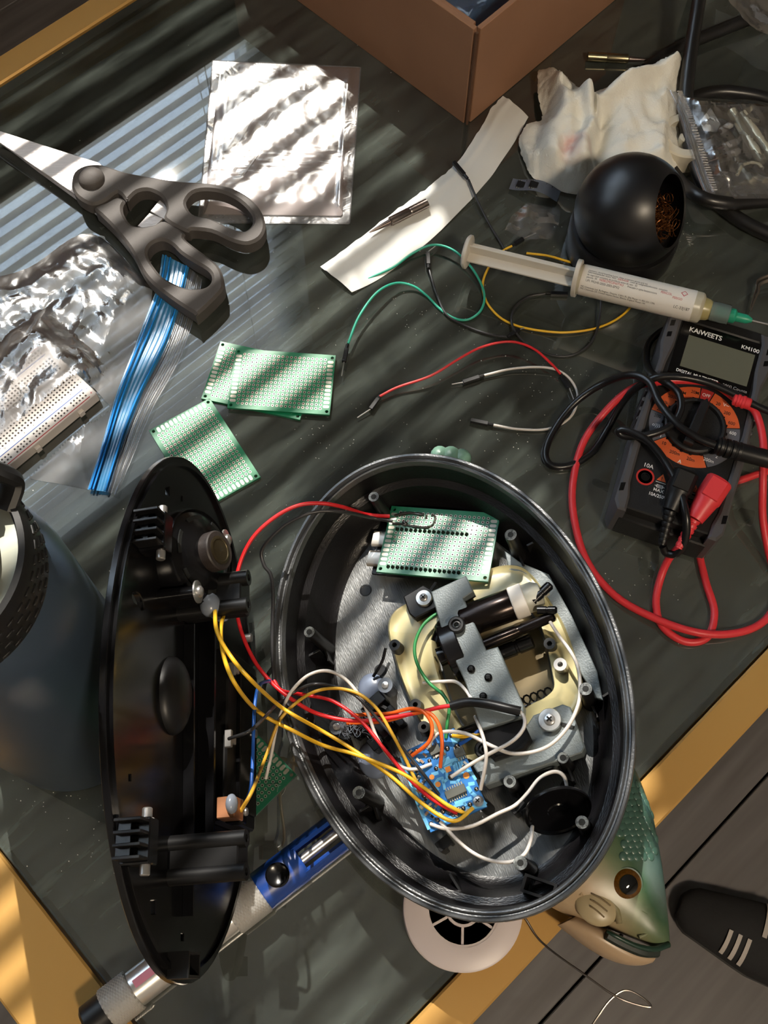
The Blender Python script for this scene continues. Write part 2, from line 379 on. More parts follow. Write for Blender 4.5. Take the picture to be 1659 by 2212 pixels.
# ================================================================ the table
def mk_table():
    M = flat(DN(0, 0, FZ), AZ); t = thing('glass_table', 'low table with a dark glass top in a gold metal frame', 'table', M)
    z1 = -FZ + 1.5; x0, x1, y0, y1 = -138.0, 820.0, -50.2, 591.5
    h = 32
    for c, s_ in ((((x0 + x1) / 2, y1 - 10.2, z1 - h / 2), (x1 - x0, 20.4, h)), (((x0 + x1) / 2, y0 + 10.2, z1 - h / 2), (x1 - x0, 20.4, h)),
                  ((x0 + 19.8, (y0 + y1) / 2, z1 - h / 2), (39.6, y1 - y0 - 41.2, h)), ((x1 - 19.8, (y0 + y1) / 2, z1 - h / 2), (39.6, y1 - y0 - 41.2, h))):
        MB().box(c, s_, ch=1.6).build('frame_bar', GOLD, t)
    for x in (x0 + 14, x1 - 14):
        for y in (y0 + 12, y1 - 12): MB().box((x, y, (z1 - h) / 2), (24, 22, z1 - h - .2), ch=1.5).build('leg', GOLD, t)
    for c, s_ in ((((x0 + x1) / 2, y1 - 22.4, z1 - 21), (x1 - x0 - 80, 4, 14)), (((x0 + x1) / 2, y0 + 22.4, z1 - 21), (x1 - x0 - 80, 4, 14))):
        MB().box(c, s_).build('ledge', GOLD, t)
    gx0, gx1, gy0, gy1 = x0 + 40.8, x1 - 40.8, y0 + 21.6, y1 - 21.6
    g = MB().box(((gx0 + gx1) / 2, (gy0 + gy1) / 2, -FZ - 4), (gx1 - gx0, gy1 - gy0, 8), ch=.6).build('glass_pane', glass_top(), t, label='dark dusty glass pane')
    und = bpy.data.materials.new('glass underside'); und.use_nodes = True; nt = und.node_tree; nt.nodes.clear(); uo = nt.nodes.new('ShaderNodeOutputMaterial'); ut = nt.nodes.new('ShaderNodeBsdfTransparent'); ut.inputs[0].default_value = lin((238, 242, 238)); nt.links.new(ut.outputs[0], uo.inputs[0])
    g.data.materials.append(und)
    for p in g.data.polygons: p.material_index = 1 if p.normal.z < -.5 else 0
    MB().tube([((gx0), gy0, -FZ - 4), (gx0, gy1, -FZ - 4)], .5, 6).build('seal', mat('clear seal', (150, 154, 150), .4), t)
    return t
TABLE = mk_table()
def mk_dust():
    b = MB(); R = random.Random(3)
    spots = [(1000, 700), (1150, 820), (900, 1000), (1290, 560), (1250, 800), (1420, 520), (700, 960), (620, 1180), (1350, 1250), (240, 1820), (120, 1720), (860, 640), (1100, 960)]
    for i in range(620):
        if i < 420: 
            s = R.choice(spots); x, y = s[0] + R.gauss(0, 55), s[1] + R.gauss(0, 40)
        else: x, y = R.uniform(60, 1650), R.uniform(60, 1400)
        p = P(x, y, .05); dn = (p.dot(D), p.dot(N))
        if not (-95 < dn[0] < 770 and -26 < dn[1] < 566): continue
        r = R.uniform(.12, .42); a = R.uniform(0, 6.3); e = R.uniform(.5, 1)
        q = [p + Vector((math.cos(a + k * 1.6) * r * (e if k % 2 else 1), math.sin(a + k * 1.6) * r * (e if k % 2 else 1), 0)) for k in range(4)]
        b.add(q + [p + Vector((0, 0, r * .7))], [(0, 1, 4), (1, 2, 4), (2, 3, 4), (3, 0, 4), (3, 2, 1, 0)])
    b.build('dust_specks', mat('dust speck', (220, 214, 205), .8), None, 'tiny pale dust specks scattered over the dark glass', 'dust', kind='stuff', smooth=0)
mk_dust()
# ================================================================ left side: scissors, bags, boards
def crop(pts, s, ox, oy): return [(x / s + ox, y / s + oy) for x, y in pts]
def local2(M, pts, z):
    """pixel outline laid on the plane z of frame M (M level) -> 2-d local points"""
    I = M.inverted(); return [(I @ P(x, y, z)).to_2d() for x, y in pts]
def mk_scissors():
    M = flat(P(330, 460, 0)); t = thing('scissors', 'kitchen scissors with black plastic handles and a silver blade', 'scissors', M)
    hm = mat('grained black handle', (84, 80, 78), .6, bump=.22, bs=1800, spec=.3)
    s, ox, oy = 3.318, 100, 330; zt = 17.0
    A = [(180, 210), (200, 130), (270, 85), (370, 75), (450, 95), (560, 130), (800, 175), (950, 195), (1150, 210), (1300, 235), (1420, 290), (1510, 370), (1560, 460), (1568, 540), (1530, 610), (1450, 648), (1370, 640), (1290, 610), (1180, 560), (1040, 545), (1005, 560), (850, 475), (860, 400), (840, 330), (790, 285), (720, 262), (650, 275), (595, 325), (575, 345), (510, 278), (430, 335), (330, 368), (230, 320), (188, 262)]
    Ah = [(1000, 345), (1050, 282), (1140, 263), (1260, 280), (1380, 340), (1465, 425), (1480, 495), (1440, 545), (1390, 553), (1290, 520), (1170, 462), (1060, 440), (1015, 400)]
    B = [(340, 385), (430, 342), (505, 306), (562, 335), (545, 375), (552, 430), (600, 500), (690, 520), (770, 505), (845, 478), (985, 562), (985, 600), (1040, 650), (1120, 710), (1210, 780), (1258, 850), (1270, 930), (1250, 990), (1085, 1150), (1050, 1138), (900, 1040), (760, 930), (680, 830), (600, 680), (480, 530), (390, 440)]
    Bh = [(722, 690), (760, 640), (830, 618), (900, 650), (960, 710), (1050, 770), (1150, 830), (1185, 880), (1170, 930), (1120, 960), (1030, 965), (940, 940), (830, 880), (765, 805), (730, 745)]
    def loop(p, k=3): return [q.to_2d() for q in spline([Vector((*v, 0)) for v in local2(M, crop(p, s, ox, oy), zt)], k, True)]
    up = MB().prism([loop(A), loop(Ah)], 5.5, zt, 1.6).build('handle', hm, t, label='black handle with the long finger loop')
    lo = MB().prism([loop(B), loop(Bh)], 4.0, zt - .6, 1.6).build('handle', hm, t, label='black handle with the round thumb loop')
    k = local2(M, crop([(325, 188)], s, ox, oy), zt)[0]
    MB().lathe([(8.2, zt - .2), (8.0, zt + 1.6), (6.6, zt + 3.6), (3.6, zt + 4.9), (0, zt + 5.3)], Matrix.Translation((k.x, k.y, 0))).build('pivot_cap', hm, t)
    bl = [(-62, 263), (0, 283), (110, 319), (215, 352), (255, 395), (175, 430), (85, 367), (0, 309)]
    MB().prism([local2(M, bl, 10)], 8.5, 10.3, .35).build('blade', STEELB, t)
    bl2 = [(-55, 269), (20, 322), (85, 372), (165, 430), (230, 480), (262, 440), (120, 345), (0, 295)]
    MB().prism([local2(M, bl2, 8)], 6.6, 8.4, .35).build('blade', STEELB, t)
    for q in ([(745, 420), (830, 320), (880, 400), (850, 480), (830, 472)], [(655, 525), (740, 432), (838, 474), (770, 540), (690, 545)]):
        MB().prism([local2(M, crop(q, s, ox, oy), 10)], 8.6, 10.4, .3).build('gripping_teeth', STEELB, t)
mk_scissors()
def coons(top, bot, left, right, nu, nv):
    """fill four boundary point lists (left->right / top->bottom) with a patch of points"""
    def at(l, t):
        x = t * (len(l) - 1); i = min(int(x), len(l) - 2); return l[i].lerp(l[i + 1], x - i)
    rows = []
    for j in range(nv + 1):
        v = j / nv; r = []
        for i in range(nu + 1):
            u = i / nu
            p = at(top, u) * (1 - v) + at(bot, u) * v + at(left, v) * (1 - u) + at(right, v) * u
            p -= (top[0] * (1 - u) + top[-1] * u) * (1 - v) + (bot[0] * (1 - u) + bot[-1] * u) * v
            r.append(p)
        rows.append(r)
    return rows
def quad(px, z=0): return PX(px, z)
def crease(x, y, seed=0, f=.06): 
    n1 = 1 - abs(noise.noise(Vector((x * f, y * f * .6, seed)))); n2 = 1 - abs(noise.noise(Vector((x * f * 2.3 + 5, y * f * 2.0, seed + 3))))
    return max(0, n1 - .45) * 1.5 + max(0, n2 - .5) * .7
def mk_flat_bag():
    M = flat(P(605, 310, 0)); tl, tr, br, bl = P(460, 132), P(779, 147), P(755, 484), P(428, 482)
    t = thing('clear_plastic_bag', 'square clear plastic bag holding a pale card, above the scissors', 'bag', M)
    rows = coons([tl, tr], [bl, br], [tl, bl], [tr, br], 70, 74); R, C = len(rows), len(rows[0])
    for j, r in enumerate(rows):
        for i, p in enumerate(r):
            u, v = i / (C - 1), j / (R - 1); e = min(1, 9 * min(u, 1 - u, v, 1 - v))
            rid = 3.2 * math.exp(-((u - .93) / .02) ** 2) * (.4 + .6 * abs(math.sin(v * 9))) + 2.4 * math.exp(-((u - .05) / .025) ** 2) * abs(math.sin(v * 7 + 1))
            line = .35 * math.sin(v * 190 + u * 14) * math.exp(-((v - .72 + .12 * u) / .07) ** 2)
            p.z = .6 + e * (1.8 + .7 * crease(p.x, p.y, 1, .05) + rid + line)
    MB().grid(rows).build('upper_film', FILM2, t, world=True, smooth=60)
    rows = coons([tl, tr], [bl, br], [tl, bl], [tr, br], 4, 4)
    for r in rows:
        for p in r: p.z = .12
    MB().grid(rows).build('lower_film', FILM, t, world=True)
    for a, b in ((tl, tr), (tr, br), (br, bl), (bl, tl)):
        MB().tube([a + UP * .5, a.lerp(b, .5) + UP * .7, b + UP * .5], .45, 6).build('welded_seam', FILM2, t, world=True)
    q = PX([(470, 192), (744, 196), (740, 462), (736, 466), (438, 462)], 1.1); b = MB(); b.prism([[p.to_2d() for p in q]], .35, 1.1)
    b.build('paper_card', mat('pinkish paper', (158, 146, 144), .7), None, 'pale pinkish card lying inside the square clear bag', 'card')
    for k, (x0, y0, x1, y1, wd, lab) in enumerate(((520, 385, 610, 255, 11, 'folded clear plastic strip inside the square bag'), (505, 330, 560, 240, 7, 'small dark folded film scrap inside the square bag'))):
        a, c = P(x0, y0, 2), P(x1, y1, 2); dr = (c - a).normalized(); sd = Vector((-dr.y, dr.x, 0)); rr = []
        for i in range(13):
            r = []
            for j in range(9):
                vv = (j / 8 - .5) * 2; r.append(a.lerp(c, i / 12) + sd * vv * wd * .62 + UP * (1.5 + 2.6 * abs(math.sin(vv * 3.4)) ))
            rr.append(r)
        MB().grid(rr).build('plastic_strip', FILM2, None, lab, 'strip')
mk_flat_bag()
def mk_zip_bag():
    M = flat(P(200, 780, 0)); t = thing('zip_bag', 'crumpled clear zip bag with a bright blue zipper, under the scissors', 'bag', M)
    L = [(350, 548), (338, 620), (312, 690), (254, 840), (222, 950), (188, 1056)]; R = [(408, 575), (392, 640), (360, 740), (300, 860), (262, 960), (231, 1060)]
    def band(l, r, nu, zf):
        a = spline(PX(l, 4), 8); b = spline(PX(r, 4), 8); rows = []
        for i in range(len(a)):
            row = []
            for j in range(nu + 1):
                u = j / nu; p = a[i].lerp(b[i], u); p.z = zf(u, i / (len(a) - 1), p); row.append(p)
            rows.append(row)
        return rows
    bf = film('blue zipper film', tint=(120, 195, 245), body=.93, bodycol=(84, 174, 238), refl=.9, bs=40., bump=.15, rough=.25)
    MB().grid(band(L, R, 26, lambda u, v, p: 3.2 + .14 * math.sin(u * 42) + .8 * fbm(p.x * .03, p.y * .03))).build('zipper_band', bf, t, world=True, smooth=60)
    for u0, u1, nm in ((.08, .2, 'zipper_ridge'), (.26, .36, 'zipper_ridge'), (.86, .97, 'zipper_ridge')):
        a = spline([P(l[0] + (r[0] - l[0]) * (u0 + u1) / 2, l[1] + (r[1] - l[1]) * (u0 + u1) / 2, 4.4) for l, r in zip(L, R)], 8)
        MB().tube(a, .6, 6).build(nm, mat('blue zip ridge', (30, 136, 220), .3), t, world=True)
    R2 = [(436, 600), (425, 660), (392, 765), (330, 880), (288, 980), (252, 1068)]
    MB().grid(band(R, R2, 22, lambda u, v, p: 2.6 + .25 * math.sin(u * 52) + 1.0 * fbm(p.x * .04, p.y * .04, 2))).build('bag_lip', FILM2, t, world=True, smooth=60)
    # body of the bag
    top = PX([(-60, 610), (60, 580), (197, 505), (330, 625)]); right = PX([(330, 625), (318, 700), (258, 845), (222, 960), (190, 1058)])
    bot = PX([(-60, 1000), (62, 1034), (130, 1046), (190, 1058)]); left = PX([(-60, 610), (-70, 760), (-60, 1000)])
    rows = coons(spline(top, 6), spline(bot, 6), spline(left, 6), spline(right, 6), 84, 90); Rn, C = len(rows), len(rows[0])
    for j, r in enumerate(rows):
        for i, p in enumerate(r):
            u, v = i / (C - 1), j / (Rn - 1); e = min(1, 7 * min(1 - u, v, 1 - v))
            bb = BBI @ p; inb = min(1, max(0, 1 - max(abs(bb.x - 41) - 43, abs(bb.y - 0) - 29, 0) / 16))
            p.z = .4 + e * (2.2 + 2.2 * crease(p.x, p.y, 4, .06) + 1.5 * crease(p.x * .7 + p.y * .7, p.y * .2, 9, .07)) + inb * (9.5 if bb.y < 12 else 0)
    keep = MB()
    Cn = C; vs_ = [p for r in rows for p in r]; fs = []
    for j in range(Rn - 1):
        for i in range(C - 1):
            m = (vs_[j * C + i] + vs_[(j + 1) * C + i + 1]) / 2; bb = BBI @ m
            if 9 < bb.y < 34 and -2 < bb.x < 90: continue          # the mouth of the bag is open over the near half of the breadboard
            fs.append((j * C + i, j * C + i + 1, (j + 1) * C + i + 1, (j + 1) * C + i))
    keep.add(vs_, fs); keep.build('bag_film', FILM, t, world=True, smooth=22)
e0, e1 = P(92, 738, 9), P(210, 849, 9)
BW = (e0 - e1); BX = Vector((-BW.y, BW.x, 0)).normalized()
BBM = frame(Vector(((e0.x + e1.x) / 2, (e0.y + e1.y) / 2, .4)), BX, z=(0, 0, 1)); BBI = BBM.inverted()
def mk_breadboard():
    t = thing('breadboard', 'white solderless breadboard half inside the zip bag', 'breadboard', BBM)
    wm = mat('white breadboard plastic', (226, 220, 216), .5)
    W2 = BW.length / 2; k = W2 / 27.5; L = 84 * k; H = 8.8
    MB().box((L / 2, 0, H / 2), (L, W2 * 2 - .4, H), ch=.7).build('body', wm, t)
    hb = MB(); ys = [-8.9 - 2.54 * i for i in range(5)] ; pit = 2.54 * k
    def hole(x, y): hb.box((x, y, H), (1.15 * k, 1.15 * k, .12))
    rowy = [pit * (1.5 + i) for i in range(5)]
    for i in range(30):
        for y in rowy: hole(5.2 * k + i * pit, y); hole(5.2 * k + i * pit, -y)
    for g in range(5):
        for i in range(5):
            for y in (21.2 * k, 23.8 * k):
                for s_ in (1, -1): hole(6.4 * k + (g * 6 + i) * pit, s_ * y)
    hb.build('contact_holes', mat('contact hole', (70, 64, 62), .8), t, kind='stuff', smooth=0)
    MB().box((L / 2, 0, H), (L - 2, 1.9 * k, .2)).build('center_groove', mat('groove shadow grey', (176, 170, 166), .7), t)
    for y, m in ((26.2 * k, TXTR), (18.8 * k, BLU)):
        for s_ in (1, -1):
            MB().box((L / 2, s_ * y, H + .06), (L - 9, .45, .12)).build('rail_stripe', m if s_ < 0 or m is TXTR else m, t, smooth=0)
    lettering('+', 3.2, Matrix.Translation((2.4, 24.5 * k, H + .1)), TXTR, t); lettering('-', 3.2, Matrix.Translation((2.4, 20.5 * k, H + .1)), BLU, t)
    for i, c in enumerate('abcde'): lettering(c, 1.7, Matrix.Translation((2.0, rowy[4 - i], H + .1)) @ Matrix.Rotation(math.pi / 2, 4, 'Z'), TXTG, t)
    for i in range(1, 31, 3): lettering(str(i), 1.5, Matrix.Translation((5.2 * k + (i - 1) * pit, rowy[4] + 1.9, H + .1)) @ Matrix.Rotation(math.pi / 2, 4, 'Z'), TXTG, t)
    for x in (14, 46): MB().box((x, W2 + .9, H * .45), (3.6, 2.2, 4.2), ch=.3).build('interlock_tab', wm, t)
mk_breadboard(); mk_zip_bag()
# ---------------------------------------------------------------- perforated boards
PERF = {}
def perf_board(M, label, m=PCBG, skip=None, group='perforated prototyping boards'):
    t = thing('perf_board', label, 'circuit board', M, group)
    out = [Vector(p) for p in ((-30, -20), (30, -20), (30, 20), (-30, 20))]
    def circ(x, y, r, n=12): return [Vector((x + r * math.cos(2 * math.pi * k / n), y + r * math.sin(2 * math.pi * k / n))) for k in range(n)]
    key = 'bd'
    if key not in PERF:
        holes = [circ(sx * 28.1, sy * 18, 1.0) for sx in (-1, 1) for sy in (-1, 1)]
        b = MB().prism([out] + holes, 0, 1.6).build('board', m, t, smooth=0); PERF[key] = b
        rg = MB(); dh = MB()
        for i in range(20):
            for j in range(14):
                x, y = (i - 9.5) * 2.54, (j - 6.5) * 2.54; n = 10
                vs_ = [(x + r * math.cos(2 * math.pi * k / n), y + r * math.sin(2 * math.pi * k / n), 1.66) for r in (.86, .47) for k in range(n)]
                rg.add(vs_, [(k, (k + 1) % n, n + (k + 1) % n, n + k) for k in range(n)])
                dh.add([(x + .52 * math.cos(2 * math.pi * k / 8), y + .52 * math.sin(2 * math.pi * k / 8), 1.63) for k in range(8)], [tuple(range(8))])
        PERF['rg'] = rg.build('solder_pads', TIN, t, kind='stuff', smooth=0); PERF['dh'] = dh.build('drill_holes', HOLE, t, kind='stuff', smooth=0)
        pd = None
        for s_ in (-1, 1):
            for j in range(12):
                y = (j - 5.5) * 2.72
                if pd is None:
                    pl = []
                    for k in range(16):
                        a = 2 * math.pi * k / 16; pl.append(Vector((math.cos(a) * .95 + (.85 if math.cos(a) > 0 else -.85), math.sin(a) * .95)))
                    pd = MB().prism([pl], 0, .07).build('edge_pad', TIN, t, smooth=0); PERF['pd'] = pd
                    pd.matrix_local = Matrix.Translation(Vector((s_ * 27.4, y, 1.62)) * S)
                else: clone(pd, t, Matrix.Translation((s_ * 27.4, y, 1.62)))
    else:
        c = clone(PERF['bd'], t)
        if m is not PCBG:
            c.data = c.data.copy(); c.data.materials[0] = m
        clone(PERF['rg'], t); clone(PERF['dh'], t)
        for s_ in (-1, 1):
            for j in range(12): clone(PERF['pd'], t, Matrix.Translation((s_ * 27.4, (j - 5.5) * 2.72, 1.62)))
    return t
def pose2(a, b, z, la, lb):
    """level frame in which local 2-d points la, lb fall on world points a, b"""
    va, vb = Vector(la), Vector(lb); d1 = (b - a).to_2d(); d0 = vb - va
    ang = math.atan2(d1.y, d1.x) - math.atan2(d0.y, d0.x)
    R_ = Matrix.Rotation(ang, 3, 'Z'); o = (a + b) / 2 - R_ @ ((va + vb) / 2).to_3d(); o.z = z
    return flat(o, ang)
GX, GY = 9.5 * 2.54, 6.5 * 2.54
def mk_perfs():
    M0 = pose2(P(475.8, 736.5, 1.6), P(648.6, 907.5, 1.6), .05, (-30, 20), (30, -20)); perf_board(M0, 'green perforated board lying beneath another green board')
    M1 = pose2(P(528.7, 764.9, 3.4), P(691.6, 883.0, 3.4), 1.75, (-GX, GY), (GX, -GY)); perf_board(M1, 'green perforated board stacked on top of another, left of the teal wire')
    M2 = pose2(P(343.4, 940.3, 1.6), P(540.3, 1019.6, 1.6), .05, (-GX, -GY), (GX, GY)); perf_board(M2, 'green perforated board half hidden behind the upright black oval cover')
    M4 = pose2(P(640.5, 1674, 1.6), P(529, 1785, 1.6), .05, (30, -20), (-6, -20))
    t4 = perf_board(M4, 'dark green perforated board on the glass between the cover and the shell', PCBD)
    b = MB(); R = random.Random(5)
    for i in range(7):
        p = [Vector((R.uniform(0, 22), R.uniform(-14, 10), 1.8))]
        for k in range(4): p.append(p[-1] + Vector((R.uniform(-3, 3), R.uniform(-3, 3), R.uniform(-.2, 1.6))))
        for q in p: q.z = max(q.z, 1.8)
        b.tube(spline(p, 4), .12, 5)
    b.build('wire_strands', STEEL, t4)
mk_perfs()
# ================================================================ top and right: paper strip, box, towel, tip cleaner, tips, cables
def mk_paper_strip():
    top = [(690, 575), (745, 535), (800, 495), (850, 455), (900, 420), (940, 390), (975, 360), (1005, 325), (1035, 280), (1060, 235), (1088, 203)]
    bot = [(760, 629), (815, 600), (870, 562), (910, 530), (945, 500), (1000, 447), (1040, 402), (1070, 365), (1100, 320), (1122, 285), (1142, 250)]
    R = random.Random(2); a = spline(PX(top, 3), 5); b = spline(PX(bot, 3), 5); rows = []
    for i in range(len(a)):
        r = []; tear = Vector((R.uniform(-.5, .5), R.uniform(-.5, .7), 0))
        for j in range(15):
            v = j / 14; p = a[i].lerp(b[i], v) + tear * (1 - v) ** 6
            p.z = .6 + 3.2 * math.exp(-((v - .22) / .1) ** 2) * .5 + 2.2 * math.sin(v * math.pi) + 1.1 * fbm(p.x * .03, p.y * .03, 8) + 2.0 * math.exp(-((v - .03) / .05) ** 2) + (1.2 * max(0, math.sin(i * .5 + v * 2)) * v)
            p.z = max(.4, p.z); r.append(p)
        rows.append(r)
    MB().grid(rows, .3).build('paper_strip', PAPER, None, 'torn curved strip of white paper under a soldering tip', 'paper', smooth=70)
def tip(name, px0, px1, z0, z1, r, label, M_=STEEL, nose=.35, bevel=False, group=None):
    a, b = P(*px0, z0), P(*px1, z1); L = (b - a).length
    M = frame(a, (b - a).orthogonal(), z=(b - a)); t = thing(name, label, 'soldering tip', M, group)
    k = L * (1 - nose)
    MB().lathe([(r * .62, .1), (r * .66, .1), (r, .5), (r, k * .45), (r * 1.0, k * .46), (r * .94, k * .48), (r, k * .5), (r, k - .6), (r * .8, k)], seg=16).build('sleeve', M_, t)
    MB().lathe([(r * .62, k - .2), (r * .5, k + (L - k) * .35), (r * .3, k + (L - k) * .75), (r * .12, L)], seg=14).build('point', mat('tip alloy', (120, 108, 104), .35, metal=.9), t)
    return t
mk_paper_strip()
tip('soldering_tip', (924, 438), (798, 502), 7, 6, 3.0, 'steel soldering tip lying on the white paper strip', mat('tip sleeve warm', (150, 138, 132), .28, metal=1))
tip('soldering_tip', (1268, 122), (1402, 130), 4, 3.2, 3.1, 'steel soldering tip behind the paper towel', mat('tip sleeve brassy', (150, 140, 112), .3, metal=1), nose=.33)
def mk_box():
    c = P(1008, 272); ex = (P(640, 0) - c).normalized(); ey = Vector((-ex.y, ex.x, 0)) * -1
    M = frame(c, ex, z=(0, 0, 1)); t = thing('cardboard_box', 'open brown cardboard box at the far edge', 'box', M)
    s = -1 if (M.inverted() @ P(1240, 80)).y < 0 else 1
    Lx, Ly, H, th = 232.0, 170.0, 79.0, 3.4
    def wall(c_, z_, nm): MB().box(c_, z_, ch=.5).build(nm, CARD, t)
    wall((Lx / 2 + 1.2, s * th / 2, H / 2 + .05), (Lx - 3, th, H), 'side_panel'); wall((Lx / 2, s * (Ly - th / 2), H / 2 + .05), (Lx, th, H), 'side_panel')
    wall((th / 2, s * (Ly / 2 + 1.6), H / 2 + .05), (th, Ly - 4, H - .6), 'end_panel'); wall((Lx - th / 2, s * Ly / 2, H / 2 + .05), (th, Ly - 8, H), 'end_panel')
    wall((Lx / 2, s * Ly / 2, 2), (Lx - 8, Ly - 8, 3), 'bottom_panel')
    MB().box((Lx / 2 + 2, s * (th * 1.5 + .1), H / 2), (Lx - 9, th - .6, H - 2), ch=.4).build('inner_flap', CARD, t)
    MB().box((0.4, s * .5, H / 2), (1.6, 1.8, H - 2), ch=.4).build('corner_fold', mat('card edge', (92, 64, 46), .9), t)
    for k, (x, y, z, hh, col, lab) in enumerate(((62, 55, 8, 44, (120, 158, 205), 'blue-grey plastic bag crammed in the cardboard box'), (150, 90, 8, 50, (190, 196, 204), 'clear crumpled bag deeper in the cardboard box'))):
        rows = []
        for i in range(29):
            r = []
            for j in range(29):
                u, v = i / 28 * 2 - 1, j / 28 * 2 - 1; q = max(0, 1 - max(abs(u), abs(v)) ** 4)
                px = x + u * 52 * (1 - .1 * q); py = y + v * 46
                r.append(M @ Vector((px, s * py, z + q * hh * (.7 + .35 * crease(px, py, k, .03)) + 2 * q)))
            rows.append(r)
        MB().grid(rows).build('plastic_bag', film('bag tint %s' % 'ab'[k], tint=(200, 210, 230), body=.4, bodycol=col, bs=40.), None, lab, 'bag', smooth=70)
mk_box()
def mk_towel():
    top = spline(PX([(1165, 142), (1195, 143), (1225, 158), (1258, 195), (1300, 186), (1350, 168), (1400, 148), (1450, 127), (1482, 160)], 14), 8)
    bot = spline(PX([(1128, 335), (1150, 380), (1190, 405), (1232, 418), (1280, 420), (1330, 420), (1390, 420), (1430, 415), (1470, 380)], 2), 8)
    left = spline([top[0], P(1166, 195, 14), P(1176, 236, 16), P(1145, 248, 14), P(1125, 285, 10), bot[0]], 8)
    right = spline([top[-1], P(1484, 200, 16), P(1478, 260, 12), P(1474, 330, 8), bot[-1]], 8)
    rows = coons(top, bot, left, right, 84, 70); R, C = len(rows), len(rows[0])
    for j, r in enumerate(rows):
        for i, p in enumerate(r):
            u, v = i / (C - 1), j / (R - 1); e = min(1, 6 * min(u, 1 - u, v, 1 - v))
            fold = math.exp(-((u - .36 - .1 * v) / .045) ** 2) * 15 * (1 - .4 * v) - math.exp(-((u - .44 - .1 * v) / .05) ** 2) * 6
            fold += 12 * math.exp(-((v - .2 - .1 * math.sin(u * 6)) / .08) ** 2) * (1 if u > .42 else .3) + 8 * math.exp(-((u - .12 - .15 * v) / .06) ** 2)
            g = 13 * crease(p.x, p.y, 11, .026) + 3 * fbm(p.x * .06, p.y * .06, 1)
            p.z = max(1.0, 2 + 8 * (1 - v) + e * (6 + fold + g))
            if e < 1: p.x += .8 * fbm(p.x * .4, p.y * .4, 5); p.y += .8 * fbm(p.x * .4, p.y * .4, 6)
    o = MB().grid(rows, .5).build('paper_towel', TISSUE.copy(), None, 'crumpled white paper towel with a red smudge', 'paper towel', smooth=80)
    m = o.data.materials[0]; nt = m.node_tree; b = nt.nodes['Principled BSDF']; Lk = nt.links.new           # the paint smudge
    src = b.inputs['Base Color'].links[0].from_socket; tc = [n for n in nt.nodes if n.type == 'TEX_COORD'][0]
    q = (o.matrix_world.inverted() @ (P(1240, 320, 22) * S))
    vm = nt.nodes.new('ShaderNodeVectorMath'); vm.operation = 'DISTANCE'; vm.inputs[1].default_value = q; Lk(tc.outputs['Object'], vm.inputs[0])
    nz = nt.nodes.new('ShaderNodeTexNoise'); nz.inputs['Scale'].default_value = 160; Lk(tc.outputs['Object'], nz.inputs[0])
    mr = nt.nodes.new('ShaderNodeMapRange'); mr.inputs[1].default_value = .013; mr.inputs[2].default_value = .003; Lk(vm.outputs['Value'], mr.inputs[0])
    mu = nt.nodes.new('ShaderNodeMath'); mu.operation = 'MULTIPLY'; Lk(mr.outputs[0], mu.inputs[0]); Lk(nz.outputs['Fac'], mu.inputs[1])
    mx = nt.nodes.new('ShaderNodeMix'); mx.data_type = 'RGBA'; mx.inputs[7].default_value = lin((206, 84, 62)); Lk(mu.outputs[0], mx.inputs[0]); Lk(src, mx.inputs[6]); Lk(mx.outputs[2], b.inputs['Base Color'])
mk_towel()
def mk_cleaner():
    r = 33.5; cz = 38.0; c = P(1366, 446, cz + 4); c.z = cz
    M = flat((c.x, c.y, 0)); t = thing('tip_cleaner', 'glossy black ball-shaped soldering tip cleaner with a side opening', 'tip cleaner', M)
    bm = mat('satin black enamel', (17, 17, 19), .36, spec=.6)
    MB().lathe([(0, 0), (r - 3, 0), (r - .8, 1.5), (r, 4), (r + .2, 20), (r - 1.2, 22.5), (r - 6, 23)], seg=48).build('base', bm, t)
    ax = Vector((.80, -.36, .48)).normalized(); ro = 22.5; h = math.sqrt(r * r - ro * ro); prof = []
    a0 = math.asin(ro / r)
    n = 28
    for i in range(n + 1):
        a = math.pi - (math.pi - a0) * i / n; prof.append((max(1e-7, r * math.sin(a)), r * math.cos(a)))
    prof[0] = (0, -r)
    prof += [(ro - .6, h + .5), (ro - 1.6, h - .3)]
    for i in range(1, n):
        a = a0 + (math.pi - a0) * i / n; prof.append((max(1e-7, (r - 1.8) * math.sin(a)), (r - 1.8) * math.cos(a)))
    prof.append((0, -(r - 1.8)))
    MB().lathe(prof, Matrix.Translation((0, 0, cz)) @ frame((0, 0, 0), ax.orthogonal(), z=ax), seg=56).build('ball', bm, t)
    R = random.Random(9); b = MB()
    for i in range(220):
        p0 = Vector((R.gauss(0, 10), R.gauss(0, 10), R.uniform(-20, 6))); rr = R.uniform(2.0, 4.5); q = Euler((R.uniform(0, 6), R.uniform(0, 6), 0)).to_matrix()
        if (p0 + ax * 10).length > 26: continue
        pts = [c + p0 + ax * 10 + q @ Vector((rr * math.cos(k * .8), rr * math.sin(k * .8), k * .28)) for k in range(16)]
        b.tube(pts, .24, 4)
    b.build('brass_wool', mat('brass wool', (124, 76, 36), .4, metal=.8), None, 'curly brass wool inside the black ball cleaner', 'brass wool', kind='stuff', M=flat(c), world=True)
mk_cleaner()
def cable(name, pts, r, m, label, cat='cable', k=8, seg=12, group=None):
    q = spline([P(x, y, z) for x, y, z in pts], k)
    return MB().tube(q, r, seg).build(name, m, None, label, cat, group, smooth=60)
CAB = mat('black rubber cable', (24, 23, 23), .34, spec=.6)
